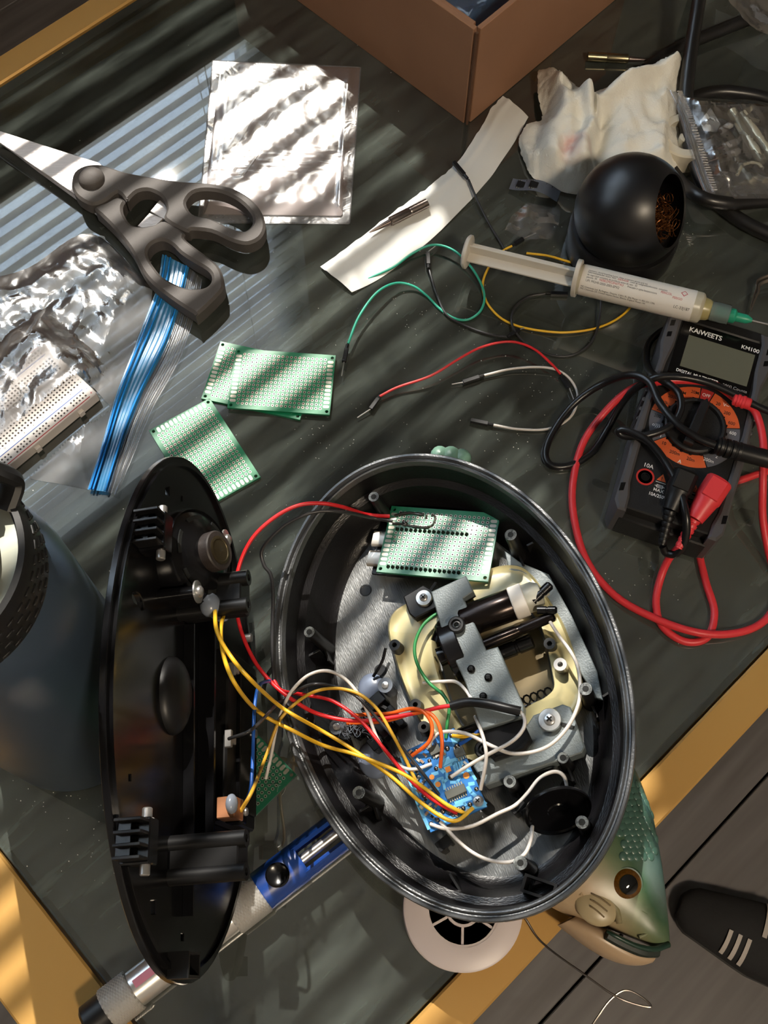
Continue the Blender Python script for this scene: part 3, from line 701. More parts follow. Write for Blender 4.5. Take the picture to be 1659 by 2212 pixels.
cable('power_cable', [(1640, -330, 5), (1560, -180, 24), (1522, -60, 36), (1510, 0, 34), (1497, 80, 30), (1487, 150, 26), (1482, 215, 20), (1484, 280, 14), (1500, 350, 9), (1530, 415, 6), (1575, 458, 5), (1625, 490, 5), (1700, 520, 5), (1850, 560, 5), (2050, 560, 5)], 4.6, CAB, 'thick black cable rising from behind the bag of soldering tips')
cable('power_cable', [(2100, -100, 5), (1880, -40, 5), (1740, 0, 6), (1660, 28, 6), (1600, 48, 6), (1540, 72, 5), (1480, 96, 5), (1430, 122, 5), (1395, 150, 5)], 4.4, CAB, 'thick black cable crossing the top right corner to the paper towel')
cable('power_cable', [(2000, 400, 5), (1860, 320, 5), (1740, 250, 5), (1659, 214, 5), (1600, 201, 5), (1545, 199, 5), (1492, 215, 5), (1455, 250, 5), (1438, 295, 5), (1440, 345, 5), (1468, 390, 5), (1510, 425, 14), (1560, 438, 14), (1620, 437, 10), (1740, 425, 5), (1860, 400, 5), (2000, 360, 5)], 4.4, CAB, 'black cable coiled in a loop under the bag of soldering tips')
def mk_roll():
    c = P(1478, 305, 10); t = thing('plastic_roll', 'cream plastic roll between the black ball and the tip bag', 'roll', flat((c.x, c.y, 0)))
    m = mat('cream plastic', (226, 218, 198), .5); MB().lathe([(4, 0), (17, 0), (18, 1), (18, 15), (17, 16), (12, 16), (12, 8), (4, 8)], seg=36).build('rim', m, t)
    MB().lathe([(0, 8.2), (4, 8.2), (4, 14), (3, 15), (0, 15)], seg=16).build('hub', m, t)
mk_roll()
def mk_tip_bag():
    z0 = 24; t = thing('zip_bag', 'small clear zip bag full of soldering tips at the right edge', 'bag', flat(P(1570, 310, z0)))
    q = lambda pts, z: PX(pts, z)
    top = q([(1462, 205), (1520, 212), (1580, 214), (1625, 216), (1700, 232)], z0); bot = q([(1540, 416), (1600, 418), (1700, 422)], z0 - 6)
    left = q([(1462, 205), (1485, 260), (1515, 345), (1540, 416)], z0); right = q([(1700, 232), (1720, 330), (1700, 422)], z0 - 4)
    rows = coons(spline(top, 5), spline(bot, 5), spline(left, 5), spline(right, 5), 44, 40); R, C = len(rows), len(rows[0])
    for j, r in enumerate(rows):
        for i, p in enumerate(r):
            u, v = i / (C - 1), j / (R - 1); e = min(1, 7 * min(u, 1 - u, v, 1 - v)); p.z += e * (5.5 + 1.6 * crease(p.x, p.y, 21, .11))
    MB().grid(rows).build('upper_film', film('thin tip bag film', body=.07, refl=.7, bump=.2, bs=90., rough=.15), t, world=True, smooth=18)
    MB().grid([[p - UP * (p.z - z0 + 7) for p in r] for r in rows[::8]]).build('lower_film', FILM, t, world=True, smooth=70)
    zl = q([(1438, 194), (1462, 250), (1490, 330), (1518, 414)], z0 + 1); zr = q([(1470, 205), (1492, 258), (1520, 340), (1545, 416)], z0 + 1)
    a, b = spline(zl, 8), spline(zr, 8)
    MB().grid([[a[i].lerp(b[i], j / 12) + UP * (1.2 + .8 * math.sin(j * 1.9) + 1.5 * math.sin(i * .25)) for j in range(13)] for i in range(len(a))]).build('zipper', FILM2, t, world=True, smooth=70)
    tb = MB()
    for i in range(44):
        f = i / 43 * (len(a) - 1); k = min(int(f), len(a) - 2); p = b[k].lerp(b[k + 1], f - k) - (b[k] - a[k]) * .12 + UP * 2.6
        tb.box(p, (3.4, .5, .7))
    tb.build('zipper_teeth', FILM2, t, world=True, kind='stuff', smooth=0)
    pm = mat('pale brass tube', (206, 200, 176), .3, metal=.5)
    for (p0, p1, r, lab) in (((1648, 352), (1572, 226), 3.0, 'long pale soldering tip sleeve leaning inside the small zip bag'), ((1676, 352), (1594, 232), 3.0, 'second long pale tip sleeve from the zipper inside the small bag')):
        tip('soldering_tip', p0, p1, z0 + 1, z0 + 2, r, lab, pm, nose=.1)
    for (p0, p1, lab) in (((1580, 268), (1528, 302), 'upper conical soldering tip inside the small zip bag'), ((1592, 306), (1526, 330), 'middle conical soldering tip inside the small zip bag'), ((1598, 326), (1532, 348), 'lower conical soldering tip inside the small zip bag')):
        tip('soldering_tip', p0, p1, z0, z0, 2.2, lab, mat('bright tip steel', (206, 204, 202), .3, metal=.5), nose=.55)
    for pts, lab in (([(1605, 240), (1625, 232), (1612, 252), (1640, 262)], 'small bent metal clip in the corner of the tip bag'), ([(1592, 378), (1606, 356), (1630, 352), (1650, 365)], 'curled pale wire at the bottom of the tip bag')):
        MB().tube(spline([P(x, y, z0 + 2) for x, y in pts], 6), 1.1, 8).build('metal_clip', pm, None, lab, 'clip')
    MB().prism([[p.to_2d() for p in q([(1512, 262), (1535, 232), (1556, 268), (1548, 285), (1520, 282)], z0 - 3)]], z0 - 3.4, z0 - 3).build('paper_tag', PAPER, None, 'white paper tag inside the small zip bag', 'tag')
mk_tip_bag()
def mk_chip_tape():
    a, b = P(1103, 402), P(1205, 432); dr = (b - a).normalized(); sd = Vector((-dr.y, dr.x, 0)); L = (b - a).length
    M = frame(a, dr, z=(0, 0, 1)); t = thing('component_tape', 'short clear carrier tape with black chips in front of the towel', 'tape', M)
    zf = lambda x: 2.2 + 5.5 * math.sin(min(1, max(0, x / L)) * math.pi * .85) ** 2
    rows = [[(L * i / 20, (j / 4 - .5) * 9.0, zf(L * i / 20)) for j in range(5)] for i in range(21)]
    MB().grid(rows, .3).build('carrier', film('grey carrier film', tint=(170, 178, 190), body=.6, bodycol=(158, 168, 186)), t)
    for k, x in enumerate((6.5, 14.5)): 
        MB().box((x, 0, zf(x) + .7), (5.4, 4.6, 1.3), ch=.2).build('chip', BLKM, t)
        for s_ in (-1, 1):
            for j in range(4): MB().box((x - 2 + j * 1.33, s_ * 2.8, zf(x) + .4), (.5, 1.0, .2)).build('chip_pin', TIN, t, smooth=0)
    sp = MB()
    for i in range(7): sp.lathe([(0, 0), (.7, 0), (.7, .1), (0, .1)], Matrix.Translation((1.6 + i * 4, 3.6, zf(1.6 + i * 4) + .1)), 10)
    sp.build('sprocket_holes', HOLE, t, kind='stuff')
    rows = coons(spline(PX([(1140, 440), (1185, 450), (1210, 458)], 1), 6), spline(PX([(1090, 500), (1140, 520), (1190, 515)], 1), 6), spline(PX([(1140, 440), (1108, 465), (1090, 500)], 1), 6), spline(PX([(1210, 458), (1205, 490), (1190, 515)], 1), 6), 18, 16)
    for r in rows:
        for p in r: p.z = .5 + 2.2 * crease(p.x, p.y, 31, .08)
    MB().grid(rows).build('film_scrap', FILM2, None, 'torn scrap of clear film in front of the black ball', 'film', smooth=70)
    rows = coons(spline(PX([(1560, -20), (1610, 0), (1690, 10)], 1), 6), spline(PX([(1590, 70), (1640, 105), (1700, 130)], 1), 6), spline(PX([(1560, -20), (1560, 30), (1590, 70)], 1), 6), spline(PX([(1690, 10), (1700, 60), (1700, 130)], 1), 6), 18, 16)
    for r in rows:
        for p in r: p.z = 12 + 3 * crease(p.x, p.y, 33, .06)
    MB().grid(rows).build('plastic_bag', FILM, None, 'clear plastic bag corner in the top right corner', 'bag', smooth=70)
mk_chip_tape()
# ---------------------------------------------------------------- jumper wires
def jumper(label, m, pts, plugs, r=.78, pinl=6.0):
    """pts: wire pixels with height; plugs: (px0, px1, z, pin_px or None, female)"""
    q = spline([P(x, y, z) for x, y, z in pts], 8); c = q[0]
    t = thing('jumper_wire', label, 'wire', flat((c.x, c.y, 0)), 'loose jumper wires on the glass')
    MB().tube(q, r, 8).build('insulation', m, t, world=True, smooth=60)
    for a, b, z, pin in plugs:
        a, b = P(*a, z), P(*b, z); d = b - a; L = d.length; M = frame(a, UP.cross(d), z=d)
        pl = MB(M).box((0, 0, L * .62), (2.5, 2.5, L * .76), ch=.25); pl.lathe([(.9, 0), (1.1, .2), (1.05, L * .3), (.9, L * .32)], seg=8)
        pb = pl.build('plug', BLKM, t, world=True)
        if pin:
            e = P(*pin, max(.4, z - .4)); MB().tube([b, b.lerp(e, .5), e], .36, 6).build('pin', STEEL, pb, world=True)
def mk_jumpers():
    jumper('teal jumper wire looping from under the paper strip', TEAL, [(795, 602, 1), (850, 577, 1.5), (890, 548, 3), (935, 529, 5), (980, 541, 6), (1020, 580, 5), (1045, 630, 3), (1040, 668, 2), (1012, 690, 1.2), (980, 687, 1), (950, 667, 1), (920, 637, 1.5), (890, 617, 3), (852, 612, 6), (812, 634, 9), (775, 685, 8), (752, 742, 6)], [((751, 744), (743, 782), 5, (738, 812))])
    jumper('black jumper wire beside the teal loop', GRY, [(926, 578, 3), (932, 600, 3), (945, 640, 2), (965, 680, 1.2), (1010, 706, 1), (1060, 723, 1), (1098, 728, 1.5)], [((926, 580), (924, 545), 4, (946, 528)), ((1096, 728), (1122, 712), 2.5, (1132, 708))])
    jumper('black jumper wire running from the paper strip to the syringe plunger', GRY, [(1012, 388, 6), (1030, 430, 5), (1055, 480, 3), (1085, 530, 1.5), (1100, 560, 1.5)], [((1010, 386), (980, 350), 8, None)])
    jumper('yellow jumper wire coiled under the syringe', YEL, [(1106, 531, 2), (1085, 543, 1.5), (1060, 570, 1.2), (1043, 610, 1), (1050, 650, 1), (1078, 684, 1), (1115, 703, 1.2), (1165, 714, 2), (1225, 718, 2), (1290, 708, 1.5), (1340, 684, 1.2), (1366, 650, 1), (1340, 605, 1), (1290, 583, 1.5), (1240, 569, 2), (1185, 553, 2), (1137, 547, 1.5)], [((1106, 531), (1130, 516), 2.4, (1158, 503))])
    jumper('thin black jumper wire looping below the yellow one', GRY, [(1180, 634, 2), (1140, 642, 2), (1110, 668, 3), (1106, 700, 4), (1125, 732, 2), (1160, 755, 1), (1200, 769, 1), (1240, 766, 1), (1275, 742, 1.5), (1292, 705, 3), (1298, 655, 5), (1296, 620, 3)], [((1178, 634), (1226, 636), 2, None)])
    jumper('red jumper wire with a stripped end', RED, [(820, 856, 3), (860, 836, 4), (930, 812, 6), (990, 776, 8), (1040, 750, 8), (1100, 738, 8), (1150, 752, 8), (1190, 785, 6), (1211, 808, 4)], [((822, 854), (800, 884), 2.5, (772, 902)), ((1210, 806), (1230, 838), 3, (1243, 872))])
    jumper('white jumper wire bent in a wide loop below the red one', WHT, [(1045, 811, 2.2), (1110, 796, 3), (1180, 794, 4), (1222, 810, 3), (1246, 845, 2), (1243, 882, 2), (1222, 910, 2), (1180, 927, 2), (1120, 927, 2), (1066, 918, 2)], [((1046, 811), (1000, 826), 2, (976, 830)), ((1066, 918), (1016, 908), 2, None)])
mk_jumpers()
# ---------------------------------------------------------------- flux syringe
def mk_syringe():
    a, b = P(1010, 544, 24), P(1540, 672, 38); d = b - a; L = d.length
    M = frame(a, UP.cross(d), z=d); t = thing('flux_syringe', 'white labelled flux syringe with a green needle resting on the multimeter', 'syringe', M)
    I = M.inverted()
    def zz(px, py, z): return (I @ P(px, py, z)).z
    zf = zz(1246, 603, 30); ze = zz(1512, 662, 37)
    pm = mat('milky plastic', (226, 220, 208), .4, trans=.15, sub=.2)
    MB().lathe([(0, -1.5), (9, -1.5), (10.2, -.5), (10.2, 1), (9, 1.6), (0, 1.6)], seg=28).build('thumb_rest', pm, t)
    pl = MB(); 
    for w, h in ((13.5, 1.3), (1.3, 13.5)): pl.box((0, 0, zf / 2), (w, h, zf - 1), ch=.2)
    pl.build('plunger', pm, t)
    fl = []
    for k in range(28):
        q = 2 * math.pi * k / 28; fl.append(Vector((math.cos(q) * 9.6, math.sin(q) * 13.5)))
    MB().prism([fl], zf - 1.4, zf + 1.4, .3, ).build('finger_flange', pm, t)
    MB().lathe([(8.9, zf + 1.2), (8.9, ze), (8.2, ze + 1.2), (3.2, ze + 4), (3.0, ze + 6)], seg=36).build('barrel', mat('milky barrel', (214, 208, 186), .35, trans=.3), t)
    lb = MB().lathe([(9.02, zf + 3), (9.04, zf + 3), (9.04, ze - 3.5), (9.02, ze - 3.5)], seg=48)
    lab = lb.build('paper_label', mat('label paper', (224, 218, 208), .6), t)
    MB().lathe([(6.6, ze + 1), (6.8, ze + 1.2), (6.0, ze + 5), (4.2, ze + 8.5), (0, ze + 9)], seg=24).build('amber_nozzle', mat('amber gel', (206, 192, 130), .3, trans=.4), t)
    MB().lathe([(5.6, ze + 6.5), (5.8, ze + 6.5), (5.8, ze + 17), (5.4, ze + 17.2), (5.4, ze + 16)], seg=24).build('luer_collar', film('frosted collar', tint=(210, 225, 222), body=.45, bodycol=(190, 206, 204)), t)
    MB().lathe([(4.2, ze + 9), (4.2, ze + 20), (2.8, ze + 21), (2.6, ze + 27), (1.1, ze + 30), (0, ze + 30)], seg=12).build('needle_hub', mat('green hub', (38, 150, 118), .4), t)
    MB().lathe([(.62, ze + 29), (.62, ze + 45), (0, ze + 45)], seg=10).build('needle', STEEL, t)
    # the print runs along the barrel; v measures around it from the line that faces the camera
    vdir = (I.to_3x3() @ (CP - P(1380, 630, 38))); va = math.atan2(vdir.y, vdir.x); r = 9.1
    # which way is picture-down around the barrel
    dn = I.to_3x3() @ Vector((0, -1, 0)); tang = Vector((-math.sin(va), math.cos(va))); sg = 1 if tang.dot(dn.to_2d()) > 0 else -1
    def wrap(s0, a0):
        def fn(p):
            an = va + sg * (a0 - p.y) / r; return Vector((r * math.cos(an), r * math.sin(an), s0 + p.x))
        return fn
    z0 = zf + 6
    rowsT = [(-6.6, 'inhalation. Avoid breathing fumes. Wear protective gloves and eye', TXTG, 1.15, 0), (-5.3, 'Informatiebladen lezen. NO: ', TXTG, 1.3, 0), (-5.3, 'GEVAAR', TXTR, 1.5, 17.5), (-5.3, 'Lees de veiligheidsinformatie  complete', TXTG, 1.2, 25),
             (-3.7, 'de seguridad completa de producto antes de usar.  ES', TXTG, 1.2, 0), (-3.7, 'PERICOL', TXTR, 1.5, 43), (-2.2, 'pacote. SK', TXTG, 1.3, 0), (-2.2, 'NEBEZPECENSTVO', TXTR, 1.5, 7.5), (-2.2, 'Prectajte si uplne bezpecnostne', TXTG, 1.2, 24), (-2.2, 'PERIGO', TXTR, 1.5, 50),
             (-.2, 'UFI: MGH0-20S0-2003-EPX2', TXTG, 1.5, 0), (3.8, 'MG Chemicals Ltd. Burlington, Ontario, CAN L7L 5R6 Phone +1-905-331-1396', TXTK, 1.2, -2), (5.2, 'MG Chemicals UK Limited Heame House, Bilston, England Phone +44', TXTK, 1.2, -2), (2.6, 'LC-33J187', TXTK, 1.9, 52)]
    for y, s_, m, sz, x in rowsT: lettering(s_, sz * 1.3, None, TXTK if m is TXTG else m, lab, fn=wrap(z0 + x, y), align='LEFT', name='printed_line', sx=.86)
    lettering('\u25c7', 4.2, None, TXTR, lab, fn=wrap(z0 + 56, -6.0), name='hazard_mark')
mk_syringe()
def mk_tweezers():
    t = thing('tweezers', 'bent steel tweezer tips entering at the right edge', 'tweezers', flat(P(1640, 630, 0)))
    for pts in ([(2050, 520, 6), (1820, 566, 8), (1655, 598, 8), (1634, 625, 7), (1620, 668, 5)], [(2050, 540, 6), (1825, 578, 8), (1660, 606, 8), (1638, 632, 7), (1622, 672, 4.4)]):
        MB().tube(spline([P(*p) for p in pts], 6), [2.2 - 1.6 * i / 24 for i in range(25)], 8, flatf=.5).build('prong', mat('dark steel', (128, 118, 108), .3, metal=.9), t, world=True)
mk_tweezers()
# ================================================================ multimeter and leads
def circ2(r, n=24, x=0, y=0): return [Vector((x + r * math.cos(2 * math.pi * k / n), y + r * math.sin(2 * math.pi * k / n))) for k in range(n)]
def sector(r0, r1, a0, a1, n=10):
    a = [math.radians(a0 + (a1 - a0) * i / n) for i in range(n + 1)]
    return [Vector((r1 * math.cos(t), r1 * math.sin(t))) for t in a] + [Vector((r0 * math.cos(t), r0 * math.sin(t))) for t in reversed(a)]
MO = P(1500, 922, 30); MO.z = 0
MM = frame(MO, (36.6, -12.4, 0), z=(0, 0, 1))
def mk_meter():
    t = thing('multimeter', 'black digital multimeter with an orange dial ring and a grey screen', 'multimeter', MM)
    bm = mat('meter black', (17, 17, 18), .5, bump=.2, bs=1600); rub = mat('grey rubber holster', (74, 72, 74), .5, bump=.15, bs=900)
    h = 30.0
    body = [(-24, 69), (24, 69), (27, 66), (28.5, 45), (27.5, 30), (28, 0), (27, -20), (26, -55), (23, -60), (-23, -60), (-26, -55), (-27, -20), (-28, 0), (-27.5, 30), (-28.5, 45), (-27, 66)]
    MB().prism([[Vector(p) for p in body]], 3, h, .8).build('body', bm, t)
    for s in (-1, 1):
        hol = [(s * 21.5, 71), (s * 29, 71), (s * 31.5, 66), (s * 31.5, 46), (s * 29.5, 36), (s * 30, 10), (s * 31, -10), (s * 30, -35), (s * 30, -58), (s * 27, -63), (s * 22.5, -63), (s * 22.8, -54), (s * 24.6, -46), (s * 25.4, -20), (s * 26.2, 5), (s * 25.2, 34), (s * 23.6, 46), (s * 23.6, 64)]
        o = MB().prism([[Vector(p) for p in hol]], 1, h + 2.2, 1.3).build('rubber_holster', rub, t, label='grey rubber side of the holster')
        for y, L in ((60, 5), (52, 4.5), (-50, 6)): MB().prism([[Vector((s * 28.2 + a, y + b)) for a, b in ((-1.2, -L / 2), (1.2, -L / 2 + 1), (1.2, L / 2), (-1.2, L / 2 - 1))]], h + 2.15, h + 2.3).build('notch', BLK, o, smooth=0)
        for k in range(4): MB().box((s * 30.6, 14 - k * 6.5, 18), (2.2, 2.6, 24), ch=.6).build('grip_rib', rub, o)
    for x0, x1 in ((-22, 22),): MB().box((0, 68.5, 16), (46, 7, 30), ch=1.2).build('holster_end', bm, t)
    MB().box((0, -61, 12), (50, 5, 20), ch=1.2).build('holster_end', bm, t)
    MB().prism([[Vector(p) for p in ((-22.5, 65), (22.8, 65), (24.2, 29), (-23, 29))]], h, h + .5, .15).build('display_panel', mat('glossy panel', (10, 10, 11), .15), t)
    MB().box((2.1, 45.6, h + .5), (38.8, 21.8, .5), ch=.1).build('screen', mat('lcd grey', (98, 98, 84), .22, var=.03), t)
    T = lambda x, y, a=0, z=h: Matrix.Translation((x, y, z)) @ Matrix.Rotation(math.radians(a), 4, 'Z')
    zt = h + .62
    lettering('KAiWEETS', 4.5, T(-8.4, 60.3, 0, zt), TXT, t, bold=.10, sx=.92); lettering('KM100', 3.6, T(18.0, 59.3, 0, zt), TXT, t, bold=.05)
    lettering('DIGITAL MULTIMETER', 2.7, T(-6.4, 31.6, 0, zt), TXT, t, bold=.05, sx=.92); lettering('2000 Counts', 2.7, T(15.4, 31.2, 0, zt), TXTG2, t)
    # dial
    OR = mat('orange dial print', (206, 92, 46), .5); RD = mat('red dial print', (168, 44, 40), .5); GR = mat('grey dial print', (86, 86, 92), .5)
    for a0, a1, m in ((96, 174.5, OR), (78, 94.5, RD), (18, 76.5, OR), (-60, 16.5, GR), (175.5, 220, GR), (221.5, 298.5, OR)):
        MB().prism([sector(17.6, 25.2, a0, a1, 14)], h - .1, h + .18).build('dial_sector', m, t, smooth=0)
    for a, s_, m, r in ((103, '20M', TXTK, 21.6), (121, '2M', TXTK, 21.6), (139, '200k', TXTK, 21.3), (155, '20k', TXTK, 21.3), (170, '2k', TXTK, 21.6), (86, 'OFF', TXT, 21.4), (64, '20', TXTK, 20.6), (44, '200', TXTK, 20.9), (26, '600', TXTK, 21), (9, '600', TXT, 21.2), (-9, '200', TXT, 21.2), (-26, '20', TXT, 21), (-41, '2', TXT, 21), (-55, '200m', TXT, 21.4), (230, '10', TXTK, 20.8), (252, '200m', TXTK, 20.6), (278, '20m', TXTK, 20.6), (182, '200', TXTK, 21)):
        lettering(s_, 2.9, T(r * math.cos(math.radians(a)), r * math.sin(math.radians(a)), 0, h + .24), m, t, bold=.03, sx=.9)
    for a, s_, r in ((55, 'V~', 23.4), (130, '\u03a9', 23.6), (264, 'A', 23.9), (198, 'o)))', 21.2), (212, '-\u25b6|', 21.2)):
        lettering(s_, 3.0, T(r * math.cos(math.radians(a)), r * math.sin(math.radians(a)), 0, h + .24), TXT, t, bold=.04)
    tk = MB()
    for a in range(-64, 286, 17):
        tk.box((17.4 * math.cos(math.radians(a)), 17.4 * math.sin(math.radians(a)), h + .5), (1.4, 1.4, .9))
    tk.build('dial_detents', BLK, t, kind='stuff')
    kn = MB().lathe([(17, h), (17, h + 2.6), (16, h + 3.4), (14.6, h + 3.2), (14, h + 1.2), (0, h + 1.0)], seg=48).build('dial_knob', bm, t)
    MB().prism([[Vector(p) for p in ((-2.6, -14.8), (2.6, -14.8), (2.9, 0), (2.4, 12.5), (0, 15.4), (-2.4, 12.5), (-2.9, 0))]], h + 1, h + 8, .7, Matrix.Rotation(math.radians(-6), 4, 'Z')).build('pointer', mat('pointer black', (24, 24, 25), .4), kn)
    # jacks
    for x, m in ((-17.8, RD), (0, GR), (18, RD)):
        MB().lathe([(4.0, h - .1), (5.0, h - .1), (5.0, h + .25), (4.0, h + .25), (4.0, h)], Matrix.Translation((x, -39.2, 0)), 32).build('jack_ring', mat('jack red ring', (184, 46, 40), .45) if m is RD else GR, t)
        MB().lathe([(4.0, h + .1), (2.5, h + .1), (2.5, h + .5), (1.9, h + .5), (1.9, h - 4), (0, h - 4)], Matrix.Translation((x, -39.2, 0)), 28).build('jack', BLK, t)
    lettering('10A', 3.4, T(-17.8, -32.2, 0, h + .1), TXT, t, bold=.04); lettering('MAX', 2.7, T(-9.0, -44.6, 0, h + .1), TXT, t, bold=.04); lettering('10A/250V', 2.7, T(-8.8, -47.8, 0, h + .1), TXT, t, bold=.04, sx=.9)
    lettering('MAX', 2.5, T(9.6, -45, 0, h + .1), TXTR, t); lettering('mA/250V', 2.5, T(9.6, -48, 0, h + .1), TXTR, t, sx=.9)
    for x in (-9.0, 9.4):
        MB().prism([[Vector(p) for p in ((x - 2.6, -38.6), (x + 2.6, -38.6), (x, -34.2))]], h, h + .12).build('warning_triangle', OR, t, smooth=0)
        lettering('!', 3.0, T(x, -37.2, 0, h + .16), TXTK, t, bold=.05)
        MB().box((x, -39.6, h + .05), (5.6, .35, .1)).build('printed_bar', TXT, t, smooth=0); MB().box((x, -42, h + .05), (5.4, .3, .1)).build('printed_bar', TXT, t, smooth=0)
        MB().prism([[Vector(p) for p in ((x - 1.8, -42.9), (x + 1.8, -42.9), (x + 1.8, -41.1), (x - 1.8, -41.1))], [Vector(p) for p in ((x - 1.5, -42.6), (x + 1.5, -42.6), (x + 1.5, -41.4), (x - 1.5, -41.4))]], h, h + .1).build('fuse_symbol', TXT, t, smooth=0)
    return t
TXTG2 = mat('dim grey print', (150, 148, 146), .6)
METER = mk_meter()
def lead(label, m, pts, plug, plugm, g=1.0, r=2.15):
    q = spline([P(x, y, z) for x, y, z in pts], 8)
    t = thing('test_lead', label, 'cable', flat((q[0].x, q[0].y, 0)), 'multimeter leads')
    MB().tube(q, r, 10).build('lead_wire', m, t, world=True, smooth=60)
    if plug:
        (a, b, za, zb), (c, zc) = plug; A, B, Cc = P(*a, za), P(*b, zb), P(*c, zc)
        d = (B - A); M = frame(A, UP.cross(d), z=d); L = d.length
        body = MB(M); 
        pr = [(0, 5.0, 4.2), (.04, 5.6, 4.8), (.5, 5.6, 4.8), (.56, 5.0, 4.4), (.75, 4.4, 4.0), (1, 3.6, 3.4)]
        body.ellrings([(x * g, y * g, f * L) for f, x, y in pr], seg=20, cap0=True, cap1=True)
        pb = body.build('plug', plugm, t, world=True)
        MB(M).box((0, -4.5 * g if M.to_3x3().col[1].z < 0 else 4.5 * g, L * .27), (7.5 * g, 1.6, L * .46), ch=.6).build('thumb_pad', plugm, pb, world=True)
        e = Cc - B; n = 6; M2 = frame(B, UP.cross(e), z=e); K = e.length
        for i in range(n): MB(M2).lathe([(3.4 - i * .18, 0), (3.5 - i * .18, .3), (3.4 - i * .18, K / n * .62), (2.9 - i * .15, K / n * .66), (2.7 - i * .1, K / n)], Matrix.Translation((0, 0, K / n * i)), 14).build('strain_relief_ring', plugm, pb, world=True)
    return t
lead('red test lead in a wide loop round the multimeter', REDB, [(1470, 1180, 24), (1448, 1202, 14), (1428, 1245, 6), (1417, 1300, 3), (1430, 1352, 2.6), (1480, 1386, 2.4), (1528, 1376, 2.4), (1543, 1322, 2.4), (1524, 1255, 2.4), (1508, 1180, 2.4), (1510, 1110, 2.4), (1560, 1050, 2.4), (1600, 1037, 2.4), (1650, 1020, 2.6), (1700, 1010, 2.6), (1800, 1000, 2.6), (1950, 1030, 2.6)], (((1556, 1036), (1500, 1122), 39, 32), ((1466, 1184), 24)), REDB, 1.3)
lead('red test lead sweeping from the dial around to the lower right', REDB, [(1595, 868, 35), (1630, 888, 35), (1648, 950, 34), (1648, 1040, 28), (1648, 1120, 16), (1662, 1200, 6), (1680, 1260, 3), (1668, 1320, 2.6), (1630, 1355, 2.6), (1570, 1370, 4.6), (1500, 1365, 6.8), (1420, 1338, 4.6), (1335, 1292, 2.6), (1275, 1225, 2.6), (1246, 1150, 2.6), (1236, 1060, 2.6), (1256, 965, 3), (1300, 898, 8), (1360, 842, 20), (1420, 825, 33), (1490, 822, 34.5), (1545, 832, 34.5), (1590, 862, 34.5)], None, REDB)
lead('black test lead tangled over the multimeter dial', BLKW, [(1432, 1180, 20), (1440, 1195, 17), (1462, 1195, 20), (1480, 1165, 28), (1482, 1115, 36), (1465, 1050, 38), (1432, 990, 38), (1395, 950, 38), (1352, 930, 36), (1336, 932, 34), (1350, 942, 33), (1400, 940, 36), (1448, 920, 37), (1470, 885, 37), (1466, 850, 37), (1445, 830, 36), (1415, 812, 33), (1398, 790, 16), (1400, 745, 6), (1430, 715, 3), (1470, 705, 2.4)], (((1484, 1018), (1448, 1102), 39, 32), ((1430, 1176), 22)), BLKM, 1.25)
lead('black test lead looping left of the multimeter', BLKW, [(1980, 1100, 2.6), (1900, 1020, 6), (1800, 950, 24), (1720, 912, 36), (1640, 880, 37), (1580, 848, 38), (1520, 824, 38.5), (1455, 813, 38.5), (1400, 822, 34), (1350, 862, 16), (1310, 930, 3), (1278, 978, 2.4), (1232, 1005, 2.4), (1192, 1006, 2.4), (1178, 978, 2.4), (1196, 930, 4), (1240, 872, 8), (1300, 830, 16), (1360, 810, 30), (1402, 825, 36), (1425, 870, 37), (1462, 915, 39), (1505, 945, 39.5), (1545, 962, 39.5)], None, BLKM)
def mk_probe():
    a, b = P(1545, 962, 39), P(1720, 1008, 37); d = b - a; M = frame(a, UP.cross(d), z=d); t = thing('test_probe', 'black test probe handle lying across the multimeter', 'probe', M); L = d.length
    MB().lathe([(2.2, 0), (4.4, .8), (4.6, 10), (5, 12), (5, L), (0, L)], seg=18).build('handle', BLKM, t)
    for i in range(4): MB().lathe([(4.6, 2 + i * 3.2), (5.3, 2.4 + i * 3.2), (5.3, 4 + i * 3.2), (4.6, 4.4 + i * 3.2)], seg=18).build('grip_ring', BLKM, t)
mk_probe()
def mk_red_probe():
    a, b = P(1583, 862, 37), P(1622, 874, 38); d = b - a; M = frame(a, UP.cross(d), z=d); t = thing('test_probe', 'red probe end resting on the multimeter above the dial', 'probe', M); L = d.length
    MB().lathe([(2.2, 0), (3.3, .6), (3.3, L - .6), (2.4, L), (0, L)], seg=16).build('handle', REDB, t)
    for i in range(2): MB().lathe([(3.2, 2 + i * 3), (3.7, 2.3 + i * 3), (3.7, 3.6 + i * 3), (3.2, 3.9 + i * 3)], seg=16).build('grip_ring', REDB, t)
mk_red_probe()
